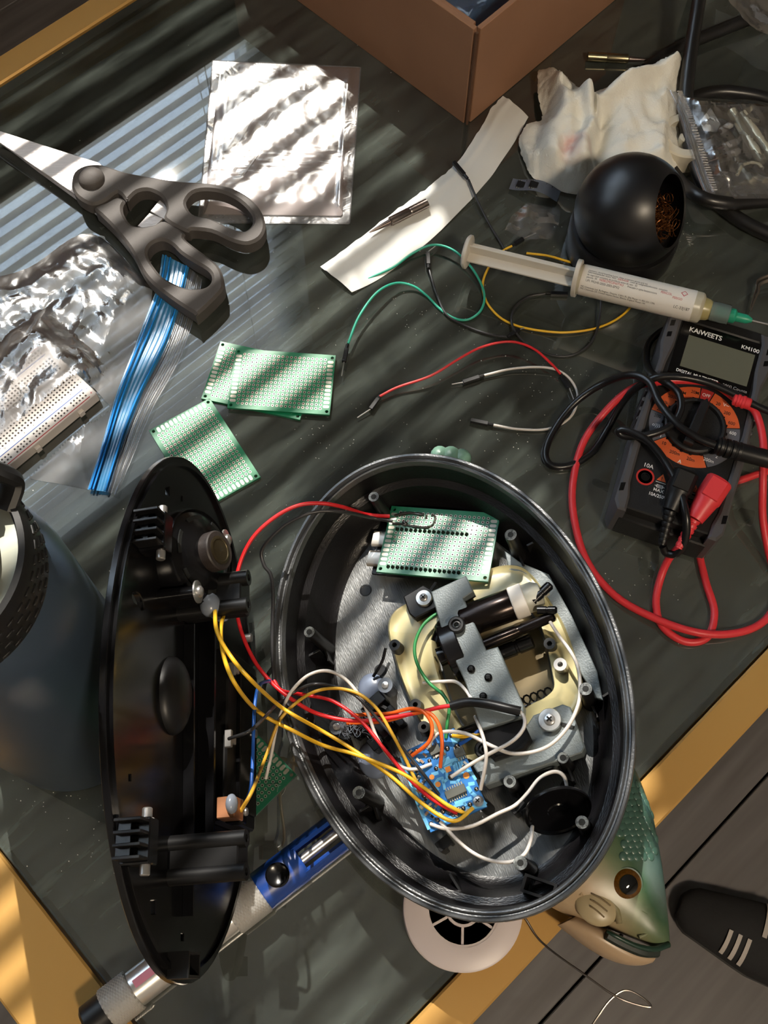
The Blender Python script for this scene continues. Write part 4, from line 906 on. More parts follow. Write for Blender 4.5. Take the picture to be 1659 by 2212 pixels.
# ================================================================ bottle
def mk_bottle():
    M = flat((-158.8, 123.1, .1)); t = thing('water_bottle', 'dark blue steel water bottle with a black textured lid', 'bottle', M)
    MB().lathe([(0, 0), (41, 0), (43.4, 1), (44, 3.5), (44, 174), (43, 184), (40.5, 192), (38, 197), (36, 200), (36, 204)], seg=72).build('body', mat('matte navy coating', (54, 68, 84), .42, spec=.5), t)
    lm = mat('black lid plastic', (18, 18, 19), .5)
    lid = MB().lathe([(36, 199), (39, 199.5), (40, 201), (40, 222), (38.5, 225), (36.4, 225.5), (36, 222), (29, 220)], seg=72).build('lid_collar', lm, t)
    MB().lathe([(36.1, 221.8), (29.2, 220.2), (29, 218), (36, 218)][::-1], seg=48).build('metal_ring', mat('satin metal ring', (150, 152, 140), .4, metal=.7), t)
    MB().lathe([(29.3, 219), (29, 229), (26, 232), (0, 233)], seg=48).build('cap', lm, t)
    tb = None
    for r in range(4):
        for k in range(44):
            a = 2 * math.pi * (k + .5 * (r % 2)) / 44; T = Matrix.Rotation(a, 4, 'Z') @ Matrix.Translation((40.1, 0, 203.5 + r * 5)) 
            if tb is None:
                tb = MB().box((0, 0, 0), (1.0, 3.6, 1.7), ch=.3).build('grip_nub', lm, t); tb.matrix_local = Matrix.Translation(T.to_translation() * S) @ T.to_3x3().to_4x4()
            else: clone(tb, t, T)
    a, b = P(-40, 990, 226) , P(34, 1042, 226)
    MB().tube(spline([Vector((-158.8, 123.1, 232)) + Vector((22, 22, 0)), P(-60, 1000, 236), P(0, 1020, 232), P(28, 1040, 226), P(10, 1100, 222)], 6), 5.5, 10, flatf=.6).build('carry_loop', lm, t, world=True)
mk_bottle()
# ================================================================ upright oval back cover with speaker and battery box
PC = Vector((-84.6, 109.75, 80.7)); PU = Vector((.067, -.997, .04)).normalized(); PN = Vector((.967, .075, .244)).normalized()
PM = frame(PC, PU, z=PN); PI = PM.inverted()            # x along the long axis (towards the viewer), y up-slope?, z out of the inner face
def pl(x, y, h=0.0): q = PI @ onplane(x, y, PC + PN * h, PN); return Vector((q.x, q.y, h))
def mk_cover():
    t = thing('oval_back_cover', 'black oval back cover standing on edge with a speaker on its inner face', 'cover', PM)
    a, b = 118.0, 83.0
    out = [Vector((a * math.cos(2 * math.pi * k / 96), b * math.sin(2 * math.pi * k / 96))) for k in range(96)]
    def hole(pts): return [pl(x, y).to_2d() for x, y in pts]
    k = [pl(x, y).to_2d() for x, y in ((286, 1280), (294, 1278), (302, 1284), (310, 1300), (312, 1315), (306, 1318), (300, 1308), (290, 1300), (286, 1290))]
    sl = [hole(((358, 1052), (366, 1052), (366, 1070), (358, 1068))), hole(((391, 1072), (394, 1072), (394, 1082), (391, 1082))), hole(((278, 1674), (283, 1674), (283, 1686), (278, 1686))), hole(((326, 1946), (337, 1946), (337, 1974), (327, 1974))), hole(((391, 2018), (397, 2018), (397, 2032), (391, 2032)))]
    MB().prism([out, k] + sl, -3.2, 0, .4).build('panel', BLK, t)
    MB().ellrings([(a - 3, b - 3, 0), (a - 3, b - 3, 1.6), (a - 5, b - 5, 1.6), (a - 5, b - 5, 0)], seg=96).build('inner_lip', BLK, t)
    lift = lambda x, y, h: pl(x, y, h)
    # ribs
    for x0, y0, x1, y1, w, h in ((398, 1350, 395, 1980, 1.4, 5), (432, 1320, 425, 1850, 2, 8)):
        p, q = pl(x0, y0), pl(x1, y1); d = q - p; MB(Matrix.Translation(p) @ Matrix.Rotation(math.atan2(d.y, d.x), 4, 'Z')).box((d.length / 2, 0, h / 2), (d.length, w, h), ch=.2).build('rib', BLK, t)
    # latch blocks with fins
    for (cx, cy) in ((343, 1145), (308, 1815)):
        c = pl(cx, cy, 9); T = Matrix.Translation((c.x, c.y, 0))
        blk = MB(T).box((0, 3.5, 6), (17, 8, 12), ch=.6).build('latch_block', BLK, t)
        for i in range(4): MB(T).box((-7 + i * 4.6, -3.5, 6), (1.2, 8, 11), ch=.2).build('latch_fin', BLKM, blk)
        MB(T).box((0, -2, 3), (14, 4, 6), ch=.2).build('latch_web', BLK, blk)
        for s_ in (-1, 1): MB(T).lathe([(2.0, 0), (2.0, 4), (1.6, 4.4), (0, 4.4)], Matrix.Translation((s_ * 8, 3, 9)) @ Matrix.Rotation(math.pi / 2 * s_, 4, 'Y'), 12).build('latch_pin', STEEL, blk)
    # speaker
    c = pl(462, 1205, 18); T = Matrix.Translation((c.x, c.y, -1)) @ Matrix.Rotation(math.radians(17), 4, 'X'); sp = MB(T).lathe([(0, 0), (21, 0), (22.5, 2), (22.5, 14), (21.5, 16), (21, 15), (15, 18.5), (9, 21), (8.5, 21)], seg=48).build('speaker', BLK, t)
    for i in range(6):
        a0 = i * 60 + 10; MB(T).prism([sector(14.2, 18.2, a0, a0 + 36, 6)], 17.1, 17.7, 0, ).build('basket_opening', HOLE, sp)
    MB(T).lathe([(8.9, 20), (9.1, 20.5), (9.1, 25.4), (8.6, 26), (6.6, 26), (6.6, 25.6), (0, 25.6)], seg=40).build('magnet', mat('ferrite magnet', (50, 44, 42), .5, bump=.2, bs=900), sp)
    MB(T).lathe([(6.5, 25.6), (6.5, 26.3), (5.4, 26.5), (5.1, 26.2), (3.4, 26.2), (0, 26)], seg=36).build('pole_plate', mat('bronze plate', (92, 82, 62), .38, metal=.8), sp)
    lettering('Y', 4.2, T @ Matrix.Translation((0, 0, 26.6)) @ Matrix.Rotation(1.2, 4, 'Z'), mat('stamped mark', (50, 46, 38), .5), sp)
    for x, y in ((437, 1277), (497, 1165)):
        q = pl(x, y, 20); TT = Matrix.Translation((q.x, q.y, 0)); w = MB(TT).lathe([(0, 17.5), (5, 17.5), (5, 18.3), (2.5, 18.6)], seg=24).build('washer', STEEL, t)
        MB(TT).lathe([(2.6, 18.3), (2.5, 19.6), (1.5, 20.3), (0, 20.4)], seg=14).build('screw_head', STEEL, w); MB(TT).lathe([(2.9, 0), (2.9, 17.5), (0, 17.5)], seg=14).build('screw_boss', BLK, t)
    for x, y, r in ((463, 1306, 5.2), (478, 1316, 4.6), (489, 1318, 5)):
        q = pl(x, y, 18); MB().ball((q.x, q.y, 16), r, sc_=(1.1, .9, .9)).build('hot_glue_blob', GLUE, t)
    q = pl(391, 1500, 4); MB().ball((q.x, q.y, 0), 14.5, 24, 8, sc_=(1.2, .95, .5), half=True).build('dome', BLKM, t)
    # battery box with lid and contacts
    x0 = pl(455, 1345, 14).x; x1 = pl(455, 1745, 14).x; hb = 3.0; ya = pl(452, 1540, 0).y
    while pl(490, 1540, hb).y > ya and hb < 24: hb += .25
    yz = min(79.0, pl(552, 1540, hb).y); ym = (ya + yz) / 2
    bb = MB().box(((x0 + x1) / 2, ym, hb / 2), (abs(x1 - x0), yz - ya, hb), ch=1.2).build('battery_box', BLKM, t)
    MB().box(((x0 + x1) / 2, ym + 4, hb + 1), (abs(x1 - x0) - 12, yz - ya - 16, 2.4), ch=.6).build('battery_lid', BLK, bb)
    for (px_, py_), w in (((500, 1445), 6), ((492, 1596), 8)):
        q = pl(px_, py_, hb + 2); o = MB().box((q.x, q.y, hb + 2.4), (w, 2.4, 3.2), ch=.3).build('battery_contact', STEEL, bb); MB().box((q.x, q.y + 3, hb + 3.4), (w * .45, 5, 1.2), ch=.2).build('contact_tab', STEEL, o)
    for px_, py_ in ((538, 1378), (548, 1585)):
        q = pl(px_, py_, hb + 2); MB().lathe([(2.2, hb), (2.1, hb + 3.4), (0, hb + 3.8)], Matrix.Translation((q.x, q.y, 0)), 12).build('screw_head', STEEL, bb)
    # square screw towers at the lower edge
    for x, y in ((530, 1285), (525, 1850)):
        q = pl(x, y, 30); tw = MB().box((q.x, q.y, 15), (17, 12, 30), ch=.8).build('screw_tower', BLKM, t)
        for s_ in (-1, 1): MB(Matrix.Translation((q.x + s_ * 6.5, q.y - 4, 0))).lathe([(3.6, 0), (3.6, 33), (1.7, 33), (1.7, 26), (0, 26)], seg=16).build('tower_post', BLKM, tw)
    # power switch on its little brown board
    q = pl(497, 1748, 20); sw = MB().box((q.x, q.y, 20), (9, 11, 8), ch=.4).build('slide_switch', mat('brown paper board', (150, 98, 62), .6), t)
    MB().box((q.x, q.y + 7, 20), (10, 8, 7), ch=.4).build('switch_cap', BLK, sw); MB(Matrix.Translation((q.x, q.y + 9, 23.5))).lathe([(1.8, 0), (1.7, 1), (0, 1.3)], seg=12).build('screw_head', STEEL, sw)
    MB().ball((q.x - 1, q.y - 6, 23), 3.6, sc_=(1.2, 1, .7)).build('hot_glue_blob', GLUE, sw)
    q = pl(405, 2085, 6); MB(Matrix.Translation((q.x, q.y, 0))).prism([[Vector(p) for p in ((-5, -6), (5, -6), (5, 6), (-5, 6))], [Vector(p) for p in ((-3.8, -4.8), (3.8, -4.8), (3.8, 4.8), (-3.8, 4.8))]], 0, 9).build('square_socket', BLKM, t)
    return t
COVER = mk_cover()
# ================================================================ solder sucker, spool, shoe
def mk_sucker():
    a, b = P(212, 2198, 11), P(728, 1800, 11); d = b - a; L = d.length; M = frame(a, UP.cross(d), z=d)
    t = thing('solder_sucker', 'solder sucker with a blue body and a pink-striped silver barrel', 'solder sucker', M); I = M.inverted()
    zz = lambda x, y: (I @ P(x, y, 11)).z
    zk1 = zz(235, 2185); z1 = zz(300, 2150); z2 = zz(505, 1990); z3 = zz(570, 1935); r = 9.4
    MB().lathe([(0, -6), (7, -6), (9, -4.5), (9.2, zk1), (0, zk1)], seg=28).build('end_cap', BLKM, t)
    kn = MB(); n = 44
    def knurl(z0, z1_, rr, nm):
        b_ = MB(); rows = int((z1_ - z0) / .7); vs_, fs = [], []
        for i in range(rows + 1):
            for k in range(88):
                q = 2 * math.pi * k / 88; bump = .34 * math.cos(2 * math.pi * k * 22 / 88) * math.cos(math.pi * i); e = -.6 if i in (0, rows) else 0
                vs_.append(((rr + bump + e) * math.cos(q), (rr + bump + e) * math.sin(q), z0 + (z1_ - z0) * i / rows))
        for i in range(rows):
            for k in range(88): j = (k + 1) % 88; fs.append((i * 88 + k, i * 88 + j, (i + 1) * 88 + j, (i + 1) * 88 + k))
        fs += [tuple(range(88))[::-1], tuple(rows * 88 + k for k in range(88))]
        b_.add(vs_, fs).build(nm, mat('knurled aluminium', (206, 204, 200), .36, metal=.5), t, smooth=20)
    knurl(zk1, z1, 9.9, 'knurled_collar'); knurl(z2, z3, 10.2, 'knurled_collar')
    MB().lathe([(r - .8, z1), (r - .8, z2), (0, z2)], seg=40).build('barrel', ALU, t)
    up = I.to_3x3() @ Vector((0, 0, 1)); ua = math.atan2(up.y, up.x)
    st = MB(); st.add([((r - .72) * math.cos(ua + q), (r - .72) * math.sin(ua + q), z) for z in (z1 + 2, z2 - 1) for q in (-.35, -.2, -.05, .1)], [(i, i + 1, 5 + i, 4 + i) for i in range(3)]); st.build('printed_stripe', mat('pink print', (206, 130, 150), .4), t)
    bm = mat('blue enamel', (18, 62, 142), .35, spec=.6)
    MB().lathe([(r + .5, z3), (r + .6, z3 + .5), (r + .6, z3 + 22), (r, z3 + 24)], seg=36).build('blue_collar', bm, t)
    for s_ in (-1, 1):
        arc = []
        for k in range(9):
            q = ua + math.pi / 2 * s_ + math.radians(-50 + 100 * k / 8); arc.append(Vector(((r + .6) * math.cos(q), (r + .6) * math.sin(q))))
        for k in range(8, -1, -1):
            q = ua + math.pi / 2 * s_ + math.radians(-50 + 100 * k / 8); arc.append(Vector(((r - 2) * math.cos(q), (r - 2) * math.sin(q))))
        MB().prism([arc], z3 + 22, L + 8, .3).build('body_rail', bm, t)
    MB().lathe([(2.6, z3 + 20), (2.6, L + 6), (0, L + 6)], Matrix.Translation((math.cos(ua) * 1.5, math.sin(ua) * 1.5, 0)), 16).build('plunger_rod', STEEL, t)
    MB().lathe([(r - 1, L + 3), (r - 1, L + 8), (4, L + 16), (0, L + 16)], seg=36).build('nozzle_end', bm, t)
    T = frame(Vector((math.cos(ua) * (r - 1), math.sin(ua) * (r - 1), z3 + 11)), (0, 0, 1), z=(math.cos(ua), math.sin(ua), 0))
    MB(T).lathe([(4.6, 0), (4.8, 3), (5.6, 3.6), (5.8, 6.5), (5, 7.4), (3.6, 6.6), (0, 6.2)], seg=28).build('release_button', BLK, t)
mk_sucker()
def mk_spool():
    c = P(1000, 1962, 14); c.z = .1; M = flat(c, .5); t = thing('solder_spool', 'white plastic solder spool lying under the shell rim', 'spool', M)
    wm = mat('white spool plastic', (216, 204, 204), .38); R1 = 28.6
    for z in (0, 13): MB().lathe([(17.5, z), (R1 - 1, z), (R1, z + .6), (R1, z + 1.6), (R1 - 1, z + 2.2), (17.5, z + 2.2), (17.5, z)], seg=64).build('flange', wm, t)
    MB().lathe([(17.4, 0), (17.6, 0), (17.6, 15), (17.4, 15), (16.4, 15), (16.4, 0)], seg=48).build('core', wm, t)
    MB().lathe([(7.2, 0), (8.6, 0), (8.6, 15.2), (7.2, 15.2), (7.2, 0)], seg=32).build('hub', wm, t)
    for k in range(6): MB(Matrix.Rotation(k * math.pi / 3, 4, 'Z')).box((12.6, 0, 7.5), (8.4, 1.3, 14), ch=.2).build('spoke', wm, t)
    MB().lathe([(22, 2.2), (24, 3), (24, 12.2), (22, 13)], seg=48).build('solder_winding', STEEL, t)
    q = spline([P(*p) for p in ((1120, 1960, 8), (1140, 1992, 4), (1165, 2030, 3), (1205, 2064, 5), (1250, 2096, 7), (1320, 2146, 9), (1362, 2166, 9), (1406, 2175, 9), (1384, 2152, 9), (1350, 2139, 9), (1318, 2160, 8), (1290, 2198, 6), (1262, 2240, 3))], 8)
    MB().tube(q, .5, 7).build('solder_wire', mat('solder', (120, 114, 108), .3, metal=1), None, 'thin solder wire trailing over the gold table edge', 'wire')
mk_spool()
def mk_shoe():
    a, b = P(1478, 1952, FZ + 25), P(1720, 2062, FZ + 25); d = b - a; M = frame(Vector((a.x, a.y, FZ)), d, z=(0, 0, 1))
    t = thing('slipper', 'black slipper with white stripes on the floor at lower right', 'slipper', M); L = 190.0
    km = mat('black knit', (30, 30, 32), .85, bump=.4, bs=400); st = mat('white stripe', (190, 182, 176), .8)
    hw = lambda u: 19 * math.sqrt(max(0, 1 - ((u - .1) / .105) ** 2)) if u < .1 else 19 + 26 * min(.25, u - .1) / .68 * (1 if u < .95 else 1.6)
    ht = lambda u: 8 + 14 * min(1, (u / .2)) ** .7 + 20 * max(0, u - .3)
    us = [0.002, .01, .03, .06, .1, .14, .18, .24, .3, .36, .42, .55, .7, .85, .97, 1]
    sole = [Vector((u * L, -hw(u) - 2)) for u in us] + [Vector((u * L, hw(u) + 2)) for u in reversed(us)]
    MB().prism([sole], .2, 11, 1).build('sole', BLKM, t)
    def cs(u, k, n, off=0.0): q = math.pi * k / n; return Vector((u * L, -math.cos(q) * (hw(u) + off), 10 + math.sin(q) ** .7 * (ht(u) + off)))
    MB().grid([[cs(u, k, 16) for k in range(17)] for u in us], 2).build('knit_upper', km, t)
    MB().grid([[cs(u, k, 16, .8) for k in range(8, 15)] for u in (.18, .21, .25, .29, .32)], .5).build('ankle_opening', mat('opening black', (5, 5, 6), .95), t)
    for i in range(3): MB().grid([[cs(.2 + i * .042 + du, k, 16, 2.6) for k in range(2, 8)] for du in (0, .018)], .6).build('stripe', st, t)
    for i in range(2): MB().grid([[cs(.335 + i * .05 + du, k, 16, 2.6) for k in range(8, 15)] for du in (0, .02)], .6).build('stripe', st, t)
mk_shoe()
# ================================================================ the open oval shell (tilted) and everything in it
SN = Vector((-.2632, .0032, .9647)).normalized(); SP0 = Vector((40, 150, 62.0))
_c = onplane(*(lambda q: (829.5 + F * q.x / -q.z, 1106 - F * q.y / -q.z))(CR.transposed() @ (Vector((30.54, 135.63, 55.49)) - CP)), SP0, SN)
_e1 = (Vector((1, 0, 0)) - SN * SN.x).normalized(); _e2 = SN.cross(_e1)
SM = frame(_c, _e1 * .34 - _e2 * .94, z=SN); SI = SM.inverted(); SA, SB, SD = 118.4, 83.4, 37.0
def sh(x, y, h): return onplane(x, y, _c - SN * (SD - h), SN)           # h: height above the shell's floor
def sl(x, y, h): return SI @ sh(x, y, h)
def mk_shell():
    t = thing('oval_shell', 'open black oval plastic shell full of electronics, tilted on its side', 'shell', SM)
    R = lambda o, z: (SA - o, SB - o, z)
    MB().ellrings([R(26, -SD - 2), R(20, -SD - 1), R(9, -24), R(2.5, -6), R(1.2, -5.5), R(.4, -5)], seg=128, cap0=True).build('outer_wall', BLK, t)
    MB().ellrings([R(.4, -5.5), R(0, -4.5), R(0, -.6), R(.5, 0), R(1.6, 0), R(2.0, -.8), R(2.4, -2.2), R(3.2, -2.4), R(3.6, -1.2), R(4.0, -.9), R(4.6, -1.2), R(5.0, -3), R(5.6, -4)], seg=160).build('rim', mat('polished black rim', (62, 64, 66), .34, spec=1.0, bump=.25, bs=900), t)
    MB().ellrings([R(5.4, -3.6), R(6.2, -8), R(7.8, -15), R(10.2, -16.4), R(11.4, -17), R(13, -24), R(16.5, -33), R(19, -36), R(22, -SD)], seg=128).build('inner_wall', mat('inner wall black', (16, 15, 17), .34, spec=.45, bump=.25, bs=500, stretch=(1, 1, 6)), t)
    MB().ellrings([R(21.5, -SD), R(45, -SD + .05), (20, 14, -SD + .05)], seg=128, cap1=True).build('shell_floor', SHELLM, t)
    # screw posts: pixel of the top, height of the top over the floor, radius
    pm = mat('post black', (22, 22, 23), .35, spec=.35); wn = mat('worn sunlit post top', (196, 202, 202), .5)  # post tops: wear and a sunlit look both put into the pale colour
    for x, y, h, r in ((807, 1073, 33, 2.9), (668, 1365, 33, 2.9), (775, 1712, 33, 3.1), (1103, 1155, 31, 3.1), (1265, 1488, 30, 3.1), (1216, 1637, 22, 2.7), (1101, 1688, 24, 3.0), (1257, 1776, 30, 3.0), (1124, 1864, 30, 3.2)):
        q = sl(x, y, h); T = Matrix.Translation((q.x, q.y, -SD))
        p = MB(T).lathe([(r + .9, 0), (r + .2, h * .5), (r, h - .2), (r - .1, h)], seg=20).build('screw_post', pm, t)
        MB(T).lathe([(r - .1, h), (1.25, h), (1.2, h - 5), (0, h - 5)], seg=20).build('post_top', wn, p)
        MB(T).lathe([(1.5, h + .04), (1.5, h + .1), (0, h + .1)], seg=14).build('post_hole', HOLE, p)
        MB(T).box((r + 3.2, 0, 5), (7, 1.2, 10), ch=.2).build('post_rib', pm, p)
    for x0, y0, x1, y1, h in ((650, 1440, 700, 1412, 16), (1142, 1190, 1188, 1168, 16), (1305, 1515, 1338, 1494, 18), (765, 1770, 806, 1745, 16), (978, 1890, 1012, 1945, 16), (770, 1105, 806, 1085, 20)):
        p, q = sl(x0, y0, 8), sl(x1, y1, 8); d = q - p; MB(Matrix.Translation((p.x, p.y, -SD)) @ Matrix.Rotation(math.atan2(d.y, d.x), 4, 'Z')).box((d.length / 2, 0, h / 2), (d.length, 1.2, h), ch=.2).build('wall_rib', pm, t)
    for x, y, a in ((1110, 1748, .3), (950, 1828, .3)):
        q = sl(x, y, 12); T = Matrix.Translation((q.x, q.y, -SD)) @ Matrix.Rotation(a, 4, 'Z')
        c = MB(T).box((0, 0, 6), (5, 3, 12), ch=.3).build('wire_hook', pm, t); MB(T).box((0, 3, 11), (5, 6, 2), ch=.3).build('hook_arm', pm, c); MB(T).box((0, 5, 8), (5, 1.6, 6), ch=.3).build('hook_lip', pm, c)
    q = sl(1165, 1918, 26); T = Matrix.Translation((q.x, q.y, -SD + 8)) @ Matrix.Rotation(math.radians(52), 4, 'Z')
    MB(T).prism([[Vector(p) for p in ((-7.5, -4), (7.5, -4), (7.5, 4), (-7.5, 4))], [Vector(p) for p in ((-6.2, -2.8), (6.2, -2.8), (6.2, 2.8), (-6.2, 2.8))]], 6, 20).build('square_socket', pm, t)
    for x, y in ((822, 1448), (1225, 1700), (790, 1275)):
        q = sl(x, y, .2); MB(Matrix.Translation((q.x, q.y, -SD))).lathe([(3.4, .05), (3.4, .25), (2.8, .3), (2.6, .15), (0, .12)], seg=24).build('ejector_mark', pm, t)
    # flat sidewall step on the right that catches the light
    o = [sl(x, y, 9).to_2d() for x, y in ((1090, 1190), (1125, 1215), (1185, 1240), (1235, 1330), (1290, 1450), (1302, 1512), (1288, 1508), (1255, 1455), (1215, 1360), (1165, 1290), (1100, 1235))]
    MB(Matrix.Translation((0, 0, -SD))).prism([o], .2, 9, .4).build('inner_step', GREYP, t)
    return t
SHELL = mk_shell()
def shape(px, h, k=0, closed=True):
    p = [sl(x, y, h) for x, y in px]
    if k: p = spline([Vector((q.x, q.y, 0)) for q in p], k, True)
    return [Vector((q.x, q.y)) for q in p]
Z0 = -SD
def mk_mount():
    t = thing('rubber_mount', 'cream rubber ring of the fish body inside the shell', 'rubber mount', SM)
    out = [(836, 1362), (846, 1322), (880, 1300), (925, 1284), (985, 1262), (1060, 1225), (1115, 1218), (1150, 1240), (1188, 1295), (1218, 1345), (1246, 1420), (1258, 1490), (1246, 1532), (1210, 1556), (1170, 1572), (1132, 1602), (1098, 1640), (1062, 1652), (1005, 1640), (950, 1600), (908, 1562), (882, 1510), (856, 1440)]
    inn = [(936, 1372), (950, 1342), (985, 1318), (1025, 1300), (1062, 1288), (1098, 1284), (1128, 1292), (1150, 1318), (1168, 1352), (1182, 1400), (1192, 1450), (1196, 1486), (1176, 1506), (1148, 1520), (1124, 1540), (1108, 1565), (1090, 1585), (1062, 1596), (1030, 1594), (995, 1568), (968, 1520), (950, 1466), (938, 1415)]
    a = shape(out, 10, 4); b = shape(inn, 12, 4); n = len(a)
    lay = [(0, 0, 1.5), (0, -.02, .0), (0, 0, 8), (.06, .0, 10.5), (.14, 0, 9.2), (.3, 0, 9.6), (.62, 0, 11), (.85, 0, 12.4), (.97, 0, 12.6), (1, 0, 11.5), (1.03, 0, 6), (1.02, 0, .6)][1:]
    rows = []
    for f, g, z in lay:
        r = []
        for i in range(n):
            p = a[i].lerp(b[i], f); r.append(Vector((p.x, p.y, Z0 + max(.3, z + (1.0 * fbm(p.x * .05, p.y * .05, 3) if 2 < z else 0)))))
        r.append(r[0].copy()); rows.append(r)
    MB().grid(rows).build('rubber_ring', CREAM, t, smooth=60)
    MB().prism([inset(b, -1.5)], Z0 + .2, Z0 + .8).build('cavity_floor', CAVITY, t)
    gm = mat('black grommet', (24, 23, 22), .45)
    for x, y, h in ((852, 1393, 17), (897, 1522, 16), (915, 1570, 15), (1187, 1390, 17)):
        q = sl(x, y, h); MB(Matrix.Translation((q.x, q.y, Z0))).lathe([(3.6, 8), (3.2, 11), (2.9, h), (1.3, h), (1.2, h - 4), (0, h - 4)], seg=18).build('grommet', gm, t)
    q = sl(1210, 1435, 18); p = MB(Matrix.Translation((q.x, q.y, Z0))).lathe([(3.4, 9), (3.2, 18), (1.3, 18), (1.2, 14), (0, 14)], seg=20).build('steel_bush', STEEL, t)
    q = sl(1150, 1510, 6); sp = [Vector((q.x, q.y, Z0 + 7)) + Vector((math.cos(k * .7) * 2.6, math.sin(k * .7) * 2.6 , 0)) + (SI.to_3x3() @ Vector((.93, .35, 0))) * (k * .42 - 12) for k in range(58)]
    MB().tube(sp, .5, 6).build('coil_spring', BLK, t)
mk_mount()
def mk_bracket():
    t = thing('motor_bracket', 'grey bracket plate screwed across the cream mount', 'bracket', SM)
    HB = 27.0
    pl_ = shape([(931, 1278), (1006, 1243), (1022, 1277), (1001, 1292), (1050, 1404), (1075, 1397), (1131, 1525), (1130, 1548), (1040, 1575), (1004, 1472), (956, 1368)], HB)
    MB().prism([pl_], Z0 + HB - 9, Z0 + HB, .5).build('plate', GREYP, t)
    lo = shape([(1152, 1545), (1215, 1521), (1232, 1527), (1263, 1614), (1257, 1626), (1048, 1697), (1022, 1655), (1060, 1603), (1130, 1578)], 20, 0)
    MB().prism([lo], Z0 + 8, Z0 + 20, .6).build('lower_plate', GREYP, t)
    ear = shape([(871, 1288), (914, 1263), (936, 1276), (948, 1310), (896, 1336), (884, 1326)], 17)
    MB().prism([ear], Z0 + 10, Z0 + 17, .6).build('mounting_ear', BLKM, t)
    for x, y, h, r in ((915, 1291, 19, 4.0), (1187, 1554, 23, 5.2)):
        q = sl(x, y, h); T = Matrix.Translation((q.x, q.y, Z0)); w = MB(T).lathe([(r + .3, h - 3), (r + .4, h - .8), (r, h), (r * .5, h + .15), (0, h + .15)], seg=30).build('washer', mat('bright zinc', (214, 214, 212), .3, metal=.8), t)
        MB(T).lathe([(r * .52, h), (r * .5, h + .9), (r * .3, h + 1.4), (0, h + 1.5)], seg=18).build('screw_head', STEEL, w)
        for k in range(2): MB(T @ Matrix.Rotation(k * math.pi / 2 + .4, 4, 'Z')).box((0, 0, h + 1.4), (r * .6, r * .16, .3)).build('screw_slot', HOLE, w)
        d = 1 if x > 1000 else -1
        MB(T @ Matrix.Rotation(.9 if d > 0 else 2.2, 4, 'Z')).box((r + 3.5, 0, h - 2.6), (6, 1.5, .8)).build('adjust_slot', HOLE, t)
    for x, y in ((1017, 1444), (1054, 1462), (1043, 1503)):
        q = sl(x, y, HB + 1.5); T = Matrix.Translation((q.x, q.y, Z0 + HB)); s_ = MB(T).lathe([(1.95, 0), (1.9, .9), (1.2, 1.5), (0, 1.6)], seg=16).build('screw_head', mat('black oxide screw', (24, 24, 25), .3, metal=.8), t)
        for k in range(2): MB(T @ Matrix.Rotation(k * math.pi / 2 + .5, 4, 'Z')).box((0, 0, 1.55), (2.2, .5, .2)).build('screw_slot', HOLE, s_)
    for x, y, h, r in ((985, 1348, HB + 3, 4.2), (1045, 1618, 22, 4.6)):
        q = sl(x, y, h); MB(Matrix.Translation((q.x, q.y, Z0))).lathe([(r, h - 6), (r, h - .6), (r - .6, h), (r * .62, h), (r * .6, h - 1.2), (r * .5, h - 1.2), (r * .42, h - 1), (r * .3, h - 1), (r * .28, h - 5), (0, h - 5)], seg=24).build('grommet', BLKM, t)
    bk = shape([(1035, 1582), (1128, 1552), (1150, 1600), (1136, 1622), (1068, 1645)], 22); MB().prism([bk], Z0 + 9, Z0 + 24, 1.2).build('gear_cover', BLK, t)
mk_bracket()
def axis_frame(p0, p1):
    d = p1 - p0; return frame(p0, SN.cross(d), z=d), d.length
def mk_motor():
    a, b = sh(1006, 1342, 20), sh(1172, 1281, 20); M, L = axis_frame(a, b); t = thing('gear_motor', 'shiny black motor with a white collar held by the bracket', 'motor', M)
    dk = mat('shiny dark metal', (44, 38, 36), .22, metal=.85)
    MB().lathe([(0, -2), (7.6, -2), (8.2, -1), (8.2, L * .60), (7.8, L * .62)], seg=40).build('motor_can', dk, t)
    MB().lathe([(7.8, L * .6), (8.5, L * .62), (8.5, L * .77), (8, L * .78)], seg=36).build('white_collar', WHITEP, t)
    MB().lathe([(7.4, L * .77), (7.4, L * .9), (5.5, L * .98), (2.5, L), (2.2, L + 3), (0, L + 3.4)], seg=30).build('end_cap', mat('milky end cap', (176, 174, 160), .4), t)
    I = M.inverted()
    for k, ((x0, y0), (x1, y1), h, r, nm) in enumerate((((1046, 1392), (1198, 1330), 21, 2.7, 'output_shaft'), ((1080, 1412), (1152, 1383), 12, 4.0, 'second_shaft'), ((1150, 1300), (1190, 1262), 24, 2.4, 'end_post'), ((1160, 1318), (1204, 1318), 24, 2.0, 'end_post'))):
        MA, LL = axis_frame(sh(x0, y0, h), sh(x1, y1, h)); MB(MA).lathe([(0, 0), (r, .2), (r, LL * .45), (r * .86, LL * .47), (r * .86, LL * .53), (r, LL * .55), (r, LL - 1), (r * .6, LL), (0, LL)], seg=18).build(nm, BLK if k else dk, t, world=True)
    MA, LL = axis_frame(sh(948, 1420, 14), sh(1000, 1398, 14))
    MB(MA).lathe([(0, 0), (5, 0), (5, 4), (15.5, 4.5), (16, 5.2), (16, LL - .5), (15.4, LL), (0, LL)], seg=44).build('gear_drum', BLK, t, world=True)
    MA, LL = axis_frame(sh(948, 1388, 20), sh(962, 1350, 22)); MB(MA).lathe([(0, 0), (4.4, 0), (4.4, LL), (0, LL)], seg=20).build('drum_boss', BLK, t, world=True)
mk_motor()
